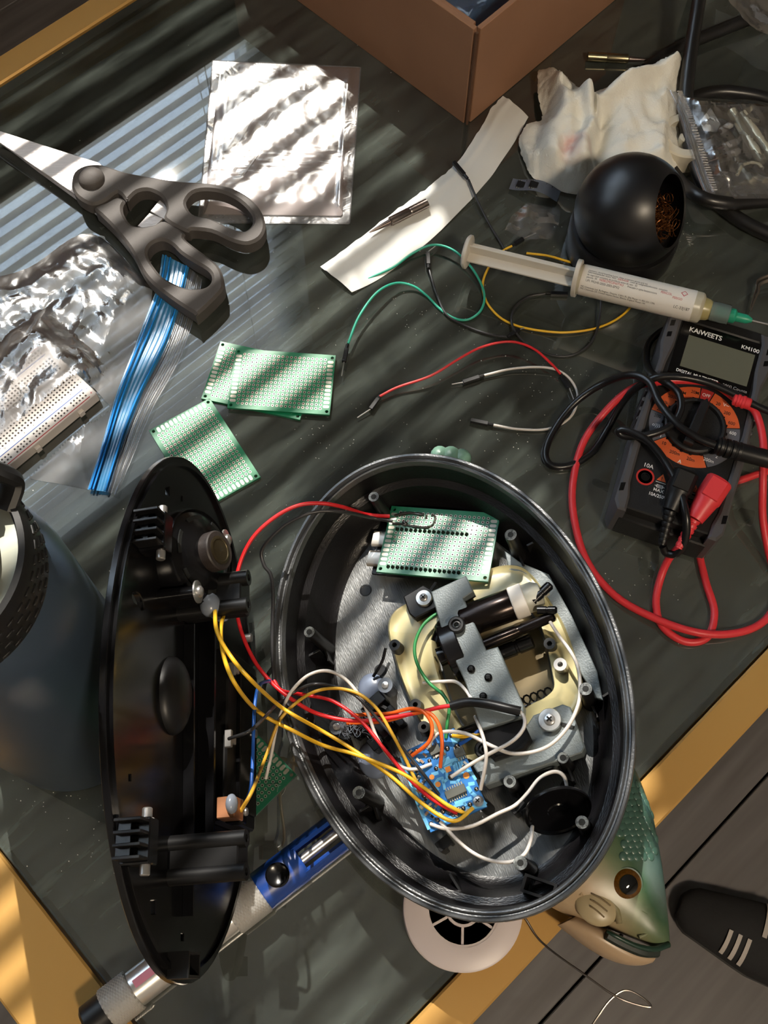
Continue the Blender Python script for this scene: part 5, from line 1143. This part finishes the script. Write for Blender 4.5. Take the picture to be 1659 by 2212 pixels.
# ---------------------------------------------------------------- boards
def mk_main_perf():
    # pose found from the picture of its hole grid: four corner holes in space
    q = [Vector((9.0, 227.7, 25.8)), Vector((55.0, 220.2, 38.4)), Vector((48.9, 187.9, 41.2)), Vector((3.0, 195.4, 28.6))]
    c = sum(q, Vector()) / 4; x = (q[1] - q[0]) + (q[2] - q[3]); y = (q[0] - q[3]) + (q[1] - q[2]); M = frame(c - x.cross(y).normalized() * 1.6, x, z=x.cross(y))
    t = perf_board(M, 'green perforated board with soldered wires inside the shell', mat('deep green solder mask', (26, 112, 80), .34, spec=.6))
    sm = mat('solder', (170, 164, 158), .25, metal=.9); b = MB(); R = random.Random(4)
    hx = lambda i, j: Vector(((i - 9.5) * 2.54, (6.5 - j) * 2.54, 1.8))
    pins = []
    for i in range(16): pins += [(i + .1, 4.1), (i, 13)]
    pm = mat('soldered pin', (34, 44, 38), .35, metal=.6)
    p0 = None
    for i, j in pins:
        q_ = hx(i, j)
        if p0 is None: p0 = MB().lathe([(1.05, 0), (.8, .5), (.35, 1.0), (.3, 1.9), (0, 2)], seg=10).build('pin_joint', pm, t); p0.matrix_local = Matrix.Translation(q_ * S)
        else: clone(p0, t, Matrix.Translation(q_))
    def bead(pts, r): b.tube(spline(pts, 5), [r * R.uniform(.75, 1.25) for _ in range((len(pts) - 1) * 5 + 1)], 8)
    bead([hx(-1.2, 1), hx(0, .6), hx(2, .1), hx(4, .2), hx(5.2, .4)], .85); bead([hx(-1.2, 2.9), hx(1, 2.9), hx(3, 3.2), hx(6, 3.3), hx(7, 3)], .7)
    bead([hx(7, 3), hx(7.6, 2.4), hx(7.8, 1), hx(7.4, .2), hx(6.8, .4)], .6); bead([hx(5.8, .3), hx(5.8, 1.1)], .55); bead([hx(1.0, 2.2), hx(1.8, 2.6), hx(1.4, 3.2)], .9)
    b.build('solder_beads', sm, t, kind='stuff')
    # USB-C development module plugged in underneath
    d = thing('dev_board', 'black microcontroller board with two silver USB sockets under the green board', 'circuit board', M)
    MB().box((-8, -4.5, -6.5), (54, 27, 1.4), ch=.3).build('board', BLKM, d)
    for y in (3.4, -8.6):
        pts = []
        for k in range(16):
            a = 2 * math.pi * k / 16; pts.append(Vector((math.cos(a) * 1.6 + (3.0 if math.cos(a) > 0 else -3.0), math.sin(a) * 1.6)))
        MB(frame((-38, y - 1.2, -4.2), (0, 1, 0), z=(1, 0, 0))).prism([pts], 0, 8).build('usb_socket', mat('nickel shell', (206, 198, 186), .3, metal=.6), d)
        MB().box((-30.5, y - 1.2, -4.6), (2.2, 10.4, 2.6)).build('socket_tab', BLK, d)
    for y in (8, -17.6): MB().box((-6, y, -3.2), (41, 2.5, 5.4), ch=.2).build('pin_header', BLK, d)
    MB().box((-29, -2.6, -5.2), (3.4, 2.2, 1.4), ch=.2).build('push_button', STEEL, d)
mk_main_perf()
def mk_blue_pcb():
    hp = 21.0; cs_ = [sl(x, y, hp) for x, y in ((866, 1627), (981, 1572), (1052, 1742), (930, 1798))]
    t = thing('blue_circuit_board', 'blue control board crossed by coloured wires in the shell', 'circuit board', SM)
    zt = Z0 + hp
    MB().prism([[q.to_2d() for q in cs_]], zt - 1.6, zt).build('board', PCBB, t, smooth=0)
    c = lambda x, y: sl(860 + x / 7.54, 1540 + y / 7.54, hp).to_2d()
    def strip(pts, w, m=PCBL, nm='copper_trace'):
        q = [c(*p) for p in pts]; b = MB()
        for a, e in zip(q, q[1:]):
            d = e - a; b.box((0, 0, 0), (d.length + w * .6, w, .14), Matrix.Translation(((a.x + e.x) / 2, (a.y + e.y) / 2, zt + .05)) @ Matrix.Rotation(math.atan2(d.y, d.x), 4, 'Z'))
        b.build(nm, m, t, smooth=0)
    for pts in ([(760, 900), (1010, 760), (1060, 640)], [(890, 760), (960, 1010)], [(925, 750), (1000, 1000)], [(965, 740), (1040, 980)], [(1000, 730), (1080, 930)], [(600, 1150), (650, 1080), (720, 1060), (760, 1240)], [(640, 1250), (590, 1180)], [(740, 1130), (800, 1080), (790, 950)], [(1010, 960), (1110, 920), (1200, 980), (1260, 1080)], [(860, 1130), (960, 1130), (1000, 1060)], [(1160, 1160), (1230, 1150)], [(1140, 1210), (1190, 1290)], [(940, 1470), (1180, 1390)], [(920, 1520), (1080, 1470), (1100, 1500)], [(880, 430), (990, 380)], [(900, 480), (1000, 430)], [(60, 720), (330, 1500)], [(110, 760), (420, 1700)], [(330, 1500), (500, 1880)], [(560, 1000), (640, 980)], [(640, 860), (740, 960)], [(700, 800), (820, 740)], [(720, 850), (860, 780)], [(760, 610), (760, 700), (700, 760)], [(1200, 1300), (1420, 1480)], [(1120, 1560), (1420, 1500)], [(760, 1760), (1000, 1640)]): strip(pts, 1.7 if len(pts) == 2 else 1.3)
    def ic(x, y, w, l, ang, n):
        q = c(x, y); e = c(x + math.cos(ang) * 100, y + math.sin(ang) * 100) - q; T = Matrix.Translation((q.x, q.y, zt)) @ Matrix.Rotation(math.atan2(e.y, e.x), 4, 'Z')
        o = MB(T).box((0, 0, 1.1), (l, w, 1.7), ch=.2).build('chip', mat('chip epoxy', (74, 76, 70), .55), t); pn = None
        for s_ in (-1, 1):
            for k in range(n):
                X = (k - (n - 1) / 2) * l * .92 / n
                if pn is None: pn = MB(T).box((X, s_ * (w / 2 + .7), .35), (.55, 1.7, .5)).build('chip_leg', TIN, o, smooth=0); X0 = X
                else:
                    MB(T).box((X, s_ * (w / 2 + .7), .35), (.55, 1.7, .5)).build('chip_leg', TIN, o, smooth=0)
    ic(945, 1290, 3.9, 10.0, -.42, 8); ic(605, 612, 3.9, 5.2, -.42, 4); ic(1010, 650, 3.9, 5.0, -.42, 4)
    for x, y, r in ((550, 1045, 1.25), (650, 1165, 1.3), (1110, 1020, 1.55)):
        q = c(x, y); MB(Matrix.Translation((q.x, q.y, zt))).lathe([(r, .02), (r, .16), (0, .16)], seg=20).build('test_pad', COPPER, t)
    q = c(815, 920); MB().box((q.x, q.y, zt + .1), (2.6, 2.6, .16), Matrix.Identity(4)).build('test_pad', COPPER, t)
    for x, y, r in ((860, 1045, 1.5), (1275, 1240, 1.1), (870, 370, 1.2), (620, 905, 1.1), (960, 545, 1.3), (300, 615, 1.2), (640, 1740, 1.2), (540, 1810, 1.3), (1170, 1490, 1.2), (730, 1600, 1.3), (830, 1590, 1.5), (990, 1560, 1.1), (1060, 1550, 1.1), (420, 1350, 1.2), (510, 780, 1.0), (800, 580, 1.3), (330, 1040, 1.0)):
        q = c(x, y); MB().ball((q.x, q.y, zt), r, 12, 5, (1, 1, .9), half=True).build('solder_joint', mat('solder', (170, 164, 158), .25, metal=.9), t)
    q = c(1305, 1435); s_ = MB(Matrix.Translation((q.x, q.y, zt))).lathe([(2.7, 0), (2.6, .9), (1.8, 1.9), (0, 2.2)], seg=22).build('screw_head', STEEL, t)
    for k in range(2): MB(Matrix.Translation((q.x, q.y, zt + 2)) @ Matrix.Rotation(k * math.pi / 2 + .5, 4, 'Z')).box((0, 0, 0), (2.4, .5, .4)).build('screw_slot', HOLE, s_)
    R = random.Random(8); cm = [mat('ceramic tan', (150, 116, 88), .5), mat('resistor black', (26, 26, 27), .45), mat('ceramic pale', (196, 190, 176), .5)]
    for x, y in ((90, 700), (200, 640), (330, 770), (390, 790), (440, 690), (180, 900), (300, 960), (340, 1060), (420, 1120), (260, 1180), (420, 1230), (330, 1280), (520, 1260), (450, 1420), (520, 1500), (380, 1540), (470, 1640), (570, 1560), (630, 1500), (560, 1690), (760, 1540), (880, 1650), (950, 1660), (700, 1660), (1100, 820), (1080, 880), (740, 660), (640, 700), (500, 560), (430, 560), (240, 820), (150, 780), (1000, 1590), (1120, 1600)):
        q = c(x, y); T = Matrix.Translation((q.x, q.y, zt)) @ Matrix.Rotation(.0 + R.choice((.52, .52 + math.pi / 2)), 4, 'Z')
        o = MB(T).box((0, 0, .5), (1.5, 1.1, .8)).build('surface_part', R.choice(cm), t, smooth=0)
        for s2 in (-1, 1): MB(T).box((s2 * .95, 0, .4), (.5, 1.1, .7)).build('part_terminal', TIN, o, smooth=0)
    for x, y in ((925, 1690), (1040, 1735), (880, 1640), (975, 1590)):
        q = sl(x, y, hp); MB(Matrix.Translation((q.x, q.y, Z0))).lathe([(3, 0), (2.6, hp - 2), (0, hp - 2)], seg=14).build('standoff', BLKM, t)
mk_blue_pcb()
def mk_sensor_disc():
    c = sh(1205, 1752, 15); nr = (SN * .5 + Vector((.28, -.82, 0)) * .87).normalized(); M = frame(c, (.93, .36, .25), z=nr)
    t = thing('piezo_disc', 'black round disc standing tilted in the shell', 'sensor', M)
    MB().lathe([(0, -4), (11, -4), (13, -2), (15.6, -1), (16, 0), (15.6, .8), (14.4, .9), (13.6, .2), (5, 0), (4.4, .5), (3, .5), (2.4, .1), (0, .1)], seg=48).build('disc', BLK, t)
    MB().box((0, -14, -3), (6, 5, 3), ch=.4).build('holder_clip', BLKM, t)
mk_sensor_disc()
def mk_left_cluster():
    t = thing('tail_actuator', 'black plastic hinge glued to the shell floor with two glue domes', 'actuator', SM)
    for x, y, r, sx in ((800, 1484, 7.4, 1.1), (806, 1638, 8.6, 1.15)):
        q = sl(x, y, 3); MB().ball((q.x, q.y, Z0 - .2), r, 28, 8, (sx, 1, .45), half=True).build('glue_dome', mat('blue-grey glue', (112, 122, 142), .22, spec=.7), t)
    q = sl(815, 1560, 6); T = Matrix.Translation((q.x, q.y, Z0)) @ Matrix.Rotation(.35, 4, 'Z')
    hb = MB(T).lathe([(9, 0), (9, 8), (7.5, 8), (7.5, 3), (0, 3)], seg=36).build('hinge_cup', BLKM, t)
    for x, y, z, a, b, c_ in ((0, 0, 5, 20, 5, 9), (-8, 6, 5, 6, 10, 10), (9, -7, 6, 7, 6, 12), (4, 9, 4, 12, 4, 8), (-4, -10, 5, 8, 7, 9)): MB(T).box((x, y, z), (a, b, c_), ch=.5).build('hinge_block', BLK, hb)
    MB(T).lathe([(3.2, 0), (3, 13), (1.6, 13), (1.6, 8), (0, 8)], Matrix.Translation((6, 3, 0)), 18).build('pivot_post', BLK, hb)
    for x, y, h in ((727, 1570, 16), (832, 1480, 12)):
        q = sl(x, y, h); T2 = Matrix.Translation((q.x, q.y, Z0)); w = MB(T2).lathe([(3.5, 0), (3.3, h - .6), (3.9, h - .5), (3.9, h), (0, h)], seg=22).build('clear_washer', mat('smoky washer', (120, 128, 140), .25, trans=.3), t)
        MB(T2).lathe([(1.9, h), (1.7, h + .9), (0, h + 1.3)], seg=14).build('screw_head', STEEL, w)
    R = random.Random(12); b = MB()
    for i in range(26):
        p = sh(R.uniform(745, 800), R.uniform(1545, 1600), R.uniform(12, 18)); pts = [p]
        for k in range(5): pts.append(pts[-1] + Vector((R.uniform(-4, 4), R.uniform(-4, 4), R.uniform(-1.5, 1.5))))
        b.tube(spline(pts, 3), .08, 4)
    b.build('glue_strings', GLUE, t, world=True, kind='stuff')
    MB().tube(spline([sh(833, 1400, 8), sh(825, 1430, 6), sh(806, 1462, 4)], 6), .8, 8).build('pull_rod', BLK, t, world=True)
mk_left_cluster()
# ---------------------------------------------------------------- wires
def wire(label, m, pts, r=.85, name='wire', k=7):
    q = [(sh(*p[:3]) if p[3] == 1 else PM @ pl(*p[:3])) if len(p) == 4 else P(*p) for p in pts]
    return MB().tube(spline(q, k), r, 8).build(name, m, None, label, 'wire', 'wires of the opened device', smooth=60)
H = 1  # marker: a fourth entry means the third is the height over the shell floor
def mk_wires():
    wire('red wire arching over the shell rim from the green board', RED, [(842, 1115, 24, H), (790, 1111, 27, H), (740, 1095, 56), (690, 1087, 62), (640, 1093, 64), (590, 1120, 62), (545, 1163, 58), (517, 1222, 52), (508, 1290, 48), (520, 1360, 46), (550, 1428, 44), (590, 1478, 44), (640, 1517, 45), (690, 1543, 30, H), (760, 1557, 27, H), (830, 1552, 27, H), (900, 1540, 28, H), (950, 1528, 30, H), (980, 1524, 31, H)], 1.05)
    wire('grey wire bowing round the shell rim to the green board', GRY, [(848, 1126, 23, H), (800, 1118, 26, H), (740, 1106, 56), (680, 1106, 60), (622, 1130, 58), (582, 1165, 54), (565, 1192, 50), (571, 1222, 47), (585, 1242, 46), (590, 1285, 44), (588, 1380, 40), (592, 1470, 40), (600, 1490, 40)], .95)
    wire('red wire slanting down to the bottom of the blue board', RED, [(592, 1470, 42), (610, 1492, 43), (665, 1502, 30, H), (720, 1515, 30, H), (780, 1558, 30, H), (830, 1618, 29, H), (880, 1678, 27, H), (930, 1724, 25, H), (988, 1758, 21.5, H)], .9)
    wire('yellow speaker wire reaching the lowest corner of the blue board', YEL, [(464, 1312, 18, 2), (469, 1365, 24, 2), (500, 1420, 30, 2), (545, 1472, 40, 2), (600, 1522, 62), (640, 1548, 56), (694, 1578, 31, H), (759, 1617, 30, H), (842, 1675, 28, H), (900, 1726, 26, H), (955, 1765, 25, H), (988, 1772, 25, H), (1022, 1745, 22, H)], .95)
    wire('yellow speaker wire ending beside the red one on the blue board', YEL, [(486, 1316, 18, 2), (477, 1360, 22, 2), (484, 1420, 26, 2), (512, 1484, 34, 2), (562, 1540, 60), (640, 1582, 54), (698, 1610, 31, H), (759, 1627, 30, H), (814, 1647, 30, H), (871, 1672, 28, H), (915, 1701, 26, H), (965, 1738, 25, H), (1004, 1757, 22, H)], .95)
    wire('yellow wire curving from the slide switch over to the blue board', mat('ochre wire', (206, 160, 52), .42), [(520, 1752, 24, 2), (545, 1708, 30, 2), (572, 1640, 46), (602, 1560, 46), (640, 1518, 46), (683, 1493, 31, H), (730, 1487, 32, H), (777, 1500, 32, H), (814, 1531, 31, H), (842, 1576, 29, H), (871, 1630, 26, H), (900, 1690, 22, H)], .85)
    wire('black wire from the battery contact to the blue board', GRY, [(494, 1596, 17, 2), (545, 1575, 30, 2), (600, 1520, 48), (640, 1492, 46), (676, 1478, 30, H), (720, 1482, 31, H), (767, 1502, 31, H), (803, 1539, 30, H), (842, 1583, 28, H), (875, 1622, 26, H), (915, 1672, 24, H), (948, 1716, 21.5, H)], .8)
    wire('white wire humped over the glue domes to the blue board', WHT, [(574, 1682, 30), (584, 1640, 36), (600, 1560, 44), (620, 1510, 46), (640, 1481, 46), (669, 1457, 31, H), (705, 1449, 33, H), (741, 1463, 33, H), (774, 1499, 31, H), (795, 1542, 29, H), (814, 1593, 27, H), (842, 1636, 26, H), (871, 1658, 25, H), (900, 1661, 24, H), (932, 1650, 21.5, H)], .85)
    wire('blue wire hanging down beside the battery box', BLU, [(586, 1470, 40), (562, 1478, 26, 2), (552, 1510, 24, 2), (548, 1570, 24, 2), (545, 1660, 24, 2), (540, 1710, 24, 2), (522, 1750, 22, 2)], .85)
    wire('orange wire bending down to the left of the blue board', ORG, [(760, 1545, 17, H), (800, 1543, 20, H), (842, 1541, 24, H), (886, 1531, 29, H), (915, 1538, 31, H), (933, 1567, 30, H), (926, 1603, 27, H), (889, 1633, 21.5, H)], .95)
    wire('orange wire dropping to the middle of the blue board', ORG, [(750, 1562, 16, H), (790, 1561, 19, H), (835, 1557, 24, H), (893, 1541, 28, H), (926, 1540, 30, H), (947, 1564, 30, H), (955, 1604, 28, H), (951, 1658, 21.5, H)], .95)
    wire('green wire curling over the cream mount', GRN, [(960, 1318, 18, H), (932, 1333, 19, H), (910, 1356, 20, H), (896, 1394, 20, H), (901, 1433, 20, H), (925, 1473, 20, H), (956, 1500, 23, H), (970, 1527, 25, H), (966, 1563, 24, H), (963, 1594, 21.5, H)], .85)
    wire('short white wire sticking out over the mount', WHT, [(914, 1475, 16, H), (956, 1472, 18, H), (985, 1473, 20, H), (1005, 1490, 24, H), (1021, 1514, 28, H)], .85)
    wire('white wire sweeping round the right of the mount to the blue board', WHT, [(1185, 1338, 22, H), (1206, 1371, 21, H), (1232, 1407, 22, H), (1248, 1440, 22, H), (1253, 1480, 25, H), (1249, 1522, 26, H), (1228, 1568, 26, H), (1193, 1606, 27, H), (1152, 1624, 27, H), (1103, 1627, 27, H), (1057, 1609, 28, H), (1005, 1584, 28, H), (958, 1581, 27, H), (934, 1596, 25, H), (927, 1617, 21.5, H)], .9)
    wire('white wire from the black sleeve to the middle of the blue board', WHT, [(1122, 1535, 32, H), (1133, 1552, 33, H), (1130, 1575, 33, H), (1105, 1602, 32, H), (1050, 1632, 28, H), (1010, 1655, 25, H), (975, 1678, 22, H)], .9)
    wire('white wire dropping past the grommet to the right of the blue board', WHT, [(1026, 1548, 22, H), (1038, 1576, 28, H), (1047, 1606, 29, H), (1050, 1642, 28, H), (1038, 1706, 21.5, H)], .9)
    wire('thick black heat-shrink sleeve lying across the bracket', BLKM, [(974, 1525, 31, H), (1010, 1517, 32, H), (1050, 1520, 33, H), (1095, 1530, 33, H), (1124, 1537, 32, H)], 2.3, 'wire_sleeve')
    wire('short blue wire leaving the top of the blue board', BLU, [(994, 1607, 21.5, H), (1012, 1596, 24, H), (1036, 1578, 25, H), (1050, 1568, 20, H)], .95)
    wire('short yellow wire leaving the top of the blue board', YEL, [(978, 1589, 21.5, H), (1000, 1591, 24, H), (1030, 1586, 25, H), (1050, 1582, 20, H)], .95)
    wire('dark tube end beside the top of the blue board', BLK, [(994, 1585, 14, H), (1020, 1575, 16, H), (1042, 1566, 18, H)], 3.0, 'tube')
    wire('white wire curling behind the tilted black disc', WHT, [(929, 1780, 22, H), (965, 1790, 22, H), (1020, 1784, 21, H), (1074, 1758, 19, H), (1112, 1740, 17, H), (1139, 1714, 16, H), (1165, 1682, 17, H), (1196, 1667, 18, H), (1218, 1677, 17, H), (1227, 1712, 13, H)], .9)
    wire('white wire looping low to the tilted black disc', WHT, [(951, 1775, 22, H), (984, 1811, 22, H), (1020, 1841, 22, H), (1058, 1858, 22, H), (1102, 1862, 24, H), (1132, 1846, 24, H), (1146, 1816, 20, H), (1150, 1785, 14, H)], .9)
mk_wires()
# ================================================================ the rubber fish under the shell
def mk_fish():
    o = P(1300, 1900, 18); o.z = 0; M = flat(o); I = M.inverted()
    t = thing('rubber_fish', 'green rubber fish with an amber eye, its head beyond the table edge', 'fish', M)
    zc = 19.0
    L2 = lambda x, y, z=zc: I @ P(x, y, z)
    # sections from snout to body: (upper outline px, lower outline px, half thickness)
    sec = [((1446, 2042), (1438, 2046), 1.5), ((1446, 2030), (1412, 2046), 5), ((1443, 2000), (1382, 2034), 9.5), ((1439, 1960), (1330, 2012), 13), ((1434, 1915), (1268, 1992), 16.5), ((1427, 1865), (1215, 1972), 19.5), ((1418, 1815), (1170, 1945), 21.5), ((1408, 1765), (1130, 1905), 22), ((1392, 1715), (1120, 1850), 19), ((1374, 1670), (1140, 1780), 15), ((1345, 1610), (1160, 1690), 11), ((1310, 1540), (1180, 1600), 8)]
    fm = fish_mat(M)
    rows = []
    for (u, l, h) in sec:
        h *= .78; a, b = L2(*u), L2(*l); r = []
        for k in range(41):
            q = 2 * math.pi * k / 40; c = (a + b) / 2; e = (b - a) / 2
            p = c - e * math.cos(q) + Vector((0, 0, math.copysign(abs(math.sin(q)) ** .8, math.sin(q)) * h)); r.append(p)
        rows.append(r)
    dense = []
    cols = [spline([rows[i][k] for i in range(len(rows))], 4) for k in range(41)]
    dense = [[cols[k][i] for k in range(41)] for i in range(len(cols[0]))]
    body = MB().grid(dense); body.add([L2(1447, 2045)] , []); 
    n = 41; f0 = tuple(range(40)); body.f.append(f0[::-1]); m = (len(dense) - 1) * 41; body.f.append(tuple(m + k for k in range(40)))
    body.build('body', fm, t, smooth=70)
    # lower jaw
    js = [((1416, 2066), (1408, 2080), 2.5), ((1402, 2058), (1384, 2086), 5), ((1376, 2046), (1350, 2084), 7.5), ((1350, 2028), (1312, 2072), 9.5), ((1322, 2012), (1276, 2052), 11), ((1285, 1996), (1240, 2026), 11), ((1245, 1978), (1205, 1999), 9)]
    rows = []
    for u, l, h in js:
        a, b = L2(*u, zc - 2), L2(*l, zc - 2); rows.append([(a + b) / 2 - (b - a) / 2 * math.cos(2 * math.pi * k / 24) + Vector((0, 0, math.sin(2 * math.pi * k / 24) * h)) for k in range(25)])
    cols = [spline([r[k] for r in rows], 4) for k in range(25)]; dn = [[cols[k][i] for k in range(25)] for i in range(len(cols[0]))]
    jb = MB().grid(dn); jb.f.append(tuple(range(24))[::-1]); m = (len(dn) - 1) * 25; jb.f.append(tuple(m + k for k in range(24))); jb.build('lower_jaw', mat('cream fish belly', (178, 152, 122), .36, spec=.6), t, smooth=70)
    # lips
    MB().tube(spline([L2(1444, 2040, zc + 3), L2(1415, 2050, zc + 7), L2(1375, 2043, zc + 11), L2(1330, 2022, zc + 14), L2(1312, 2012, zc + 13)], 6), [1.5 - .03 * i for i in range(25)], 10).build('upper_lip', mat('green lip', (24, 54, 42), .34, spec=.6), t, smooth=60)
    # mouth inside, dark
    MB().tube(spline([L2(1420, 2056, zc + 2), L2(1385, 2054, zc + 5), L2(1340, 2035, zc + 8), L2(1310, 2018, zc + 10)], 6), 2.6, 8).build('mouth_line', mat('mouth dark', (16, 30, 24), .5), t)
    # eye
    e = L2(1353, 1909, zc + 13.2); T = Matrix.Translation(e) @ Matrix.Rotation(.2, 4, 'X') @ Matrix.Rotation(.12, 4, 'Y')
    MB(T).lathe([(8.6, -2), (8.4, .4), (7.6, 1.2), (6.8, 1.0)], seg=36).build('eye_socket', mat('eye rim green', (52, 78, 60), .4), t)
    ey = MB(T).lathe([(7.2, 0), (6.9, 1.3), (5.4, 2.5), (3.8, 3.2)], seg=36).build('iris', mat('amber iris', (112, 74, 16), .16, bump=.4, bs=900, col2=(66, 40, 8), vs_=900), t)
    MB(T).lathe([(4.7, 2.7), (4.4, 3.4), (2.6, 4.0), (0, 4.2)], seg=30).build('pupil', mat('pupil black', (6, 5, 5), .06, coat=1), ey)
    # gill plate, cheek ridge, nostril
    g = L2(1288, 1957, zc + 11); T = Matrix.Translation(g) @ Matrix.Rotation(-.55, 4, 'Z')
    gp = MB(T).ball((0, 0, 0), 9, 28, 8, (1.15, .95, .42), half=True).build('cheek_plate', mat('cheek cream', (176, 160, 126), .36, spec=.6), t)
    for i in range(3): MB(T).tube(spline([(-5 + i, 3 - i * 2.6, 3.7), (0, 3.4 - i * 2.8, 4.1), (5, 3.2 - i * 3, 3.4)], 5), .45, 6).build('cheek_groove', mat('cheek groove', (128, 112, 84), .45), gp)
    MB().tube(spline([L2(1255, 1935, zc + 12.5), L2(1262, 1905, zc + 13), L2(1300, 1930, zc + 13), L2(1330, 1962, zc + 11.5), L2(1338, 1995, zc + 12)], 6), 1.5, 8).build('cheek_ridge', fm, t, smooth=60)
    MB().tube(spline([L2(1362, 1950, zc + 11), L2(1385, 1968, zc + 10), L2(1400, 1975, zc + 9), L2(1404, 1968, zc + 8.5)], 6), 1.3, 8).build('nostril_ridge', fm, t, smooth=60)
    MB().tube(spline([L2(1380, 2025, zc + 7), L2(1408, 2010, zc + 6.4), L2(1422, 1990, zc + 6), L2(1428, 1978, zc + 6)], 6), .9, 8).build('snout_ridge', fm, t, smooth=60)
    # scales behind the head
    from mathutils.bvhtree import BVHTree
    bv = BVHTree.FromPolygons([M @ v for v in body.v], body.f); sc0 = None; R = random.Random(6); smm = mat('green scale', (66, 98, 88), .32, spec=.6)
    for j in range(13):
        for i in range(7):
            x, y = 1316 + i * 15 + (j % 2) * 7.5 + j * 1.5, 1850 - j * 13
            hit, nrm, _, _ = bv.ray_cast(CP, ray(x, y).normalized())
            if hit is None or (x < 1345 and y > 1800): continue
            if nrm.dot(ray(x, y)) > 0: nrm = -nrm
            T = M.inverted() @ frame(hit, (1, .5, 0), z=nrm)
            if sc0 is None: sc0 = MB().ball((0, 0, -.1), 2.15, 10, 4, (1, 1.1, .3), half=True).build('scale', smm, t); sc0.matrix_local = Matrix.Translation(T.to_translation() * S) @ T.to_3x3().to_4x4()
            else: clone(sc0, t, T)
    # the fin that shows above the far rim
    q = [P(x, y, 8) for x, y in ((925, 978), (945, 968), (968, 966), (995, 970), (1012, 980), (1018, 994))]; fo = MB()
    for i in range(3): 
        c = P(950 + i * 24, 984 + i * 3, 9); fo.ball(c, 6.0 - abs(i - 1) * .6, 14, 8, (1, 1.1, .75))
    fo.build('fin', mat('pale green fin', (104, 140, 122), .38, spec=.6), t, world=True)
def fish_mat(M):
    m = bpy.data.materials.new('painted fish rubber'); m.use_nodes = True; nt = m.node_tree; b = nt.nodes['Principled BSDF']; L = nt.links.new
    b.inputs['Roughness'].default_value = .34; b.inputs['Specular IOR Level'].default_value = .6
    I = M.inverted(); a, c = I @ P(1440, 1900, 30), I @ P(1270, 2000, 30)      # back -> belly direction of the paint
    tc = nt.nodes.new('ShaderNodeTexCoord'); nz = nt.nodes.new('ShaderNodeTexNoise'); nz.inputs['Scale'].default_value = 55; nz.inputs['Detail'].default_value = 4; L(tc.outputs['Object'], nz.inputs[0])
    sb = nt.nodes.new('ShaderNodeVectorMath'); sb.operation = 'SUBTRACT'; sb.inputs[1].default_value = a * S; L(tc.outputs['Object'], sb.inputs[0])
    d = c - a; dt = nt.nodes.new('ShaderNodeVectorMath'); dt.operation = 'DOT_PRODUCT'; dt.inputs[1].default_value = (d.x / d.length_squared / S, d.y / d.length_squared / S, 0); L(sb.outputs[0], dt.inputs[0])
    ad = nt.nodes.new('ShaderNodeMath'); ad.operation = 'MULTIPLY_ADD'; ad.inputs[1].default_value = .35; L(nz.outputs['Fac'], ad.inputs[0]); L(dt.outputs['Value'], ad.inputs[2])
    cr = nt.nodes.new('ShaderNodeValToRGB'); e = cr.color_ramp.elements
    e[0].position = .05; e[0].color = lin((54, 82, 78)); e[1].position = 1.0; e[1].color = lin((176, 152, 120))
    for p, col in ((.28, (92, 112, 106)), (.42, (58, 88, 62)), (.60, (104, 116, 82)), (.82, (150, 140, 108))):
        x = cr.color_ramp.elements.new(p); x.color = lin(col)
    L(ad.outputs[0], cr.inputs[0]); L(cr.outputs[0], b.inputs['Base Color'])
    bp = nt.nodes.new('ShaderNodeBump'); bp.inputs['Strength'].default_value = .25; bp.inputs['Distance'].default_value = .001; L(nz.outputs['Fac'], bp.inputs['Height']); L(bp.outputs[0], b.inputs['Normal'])
    return m
mk_fish()
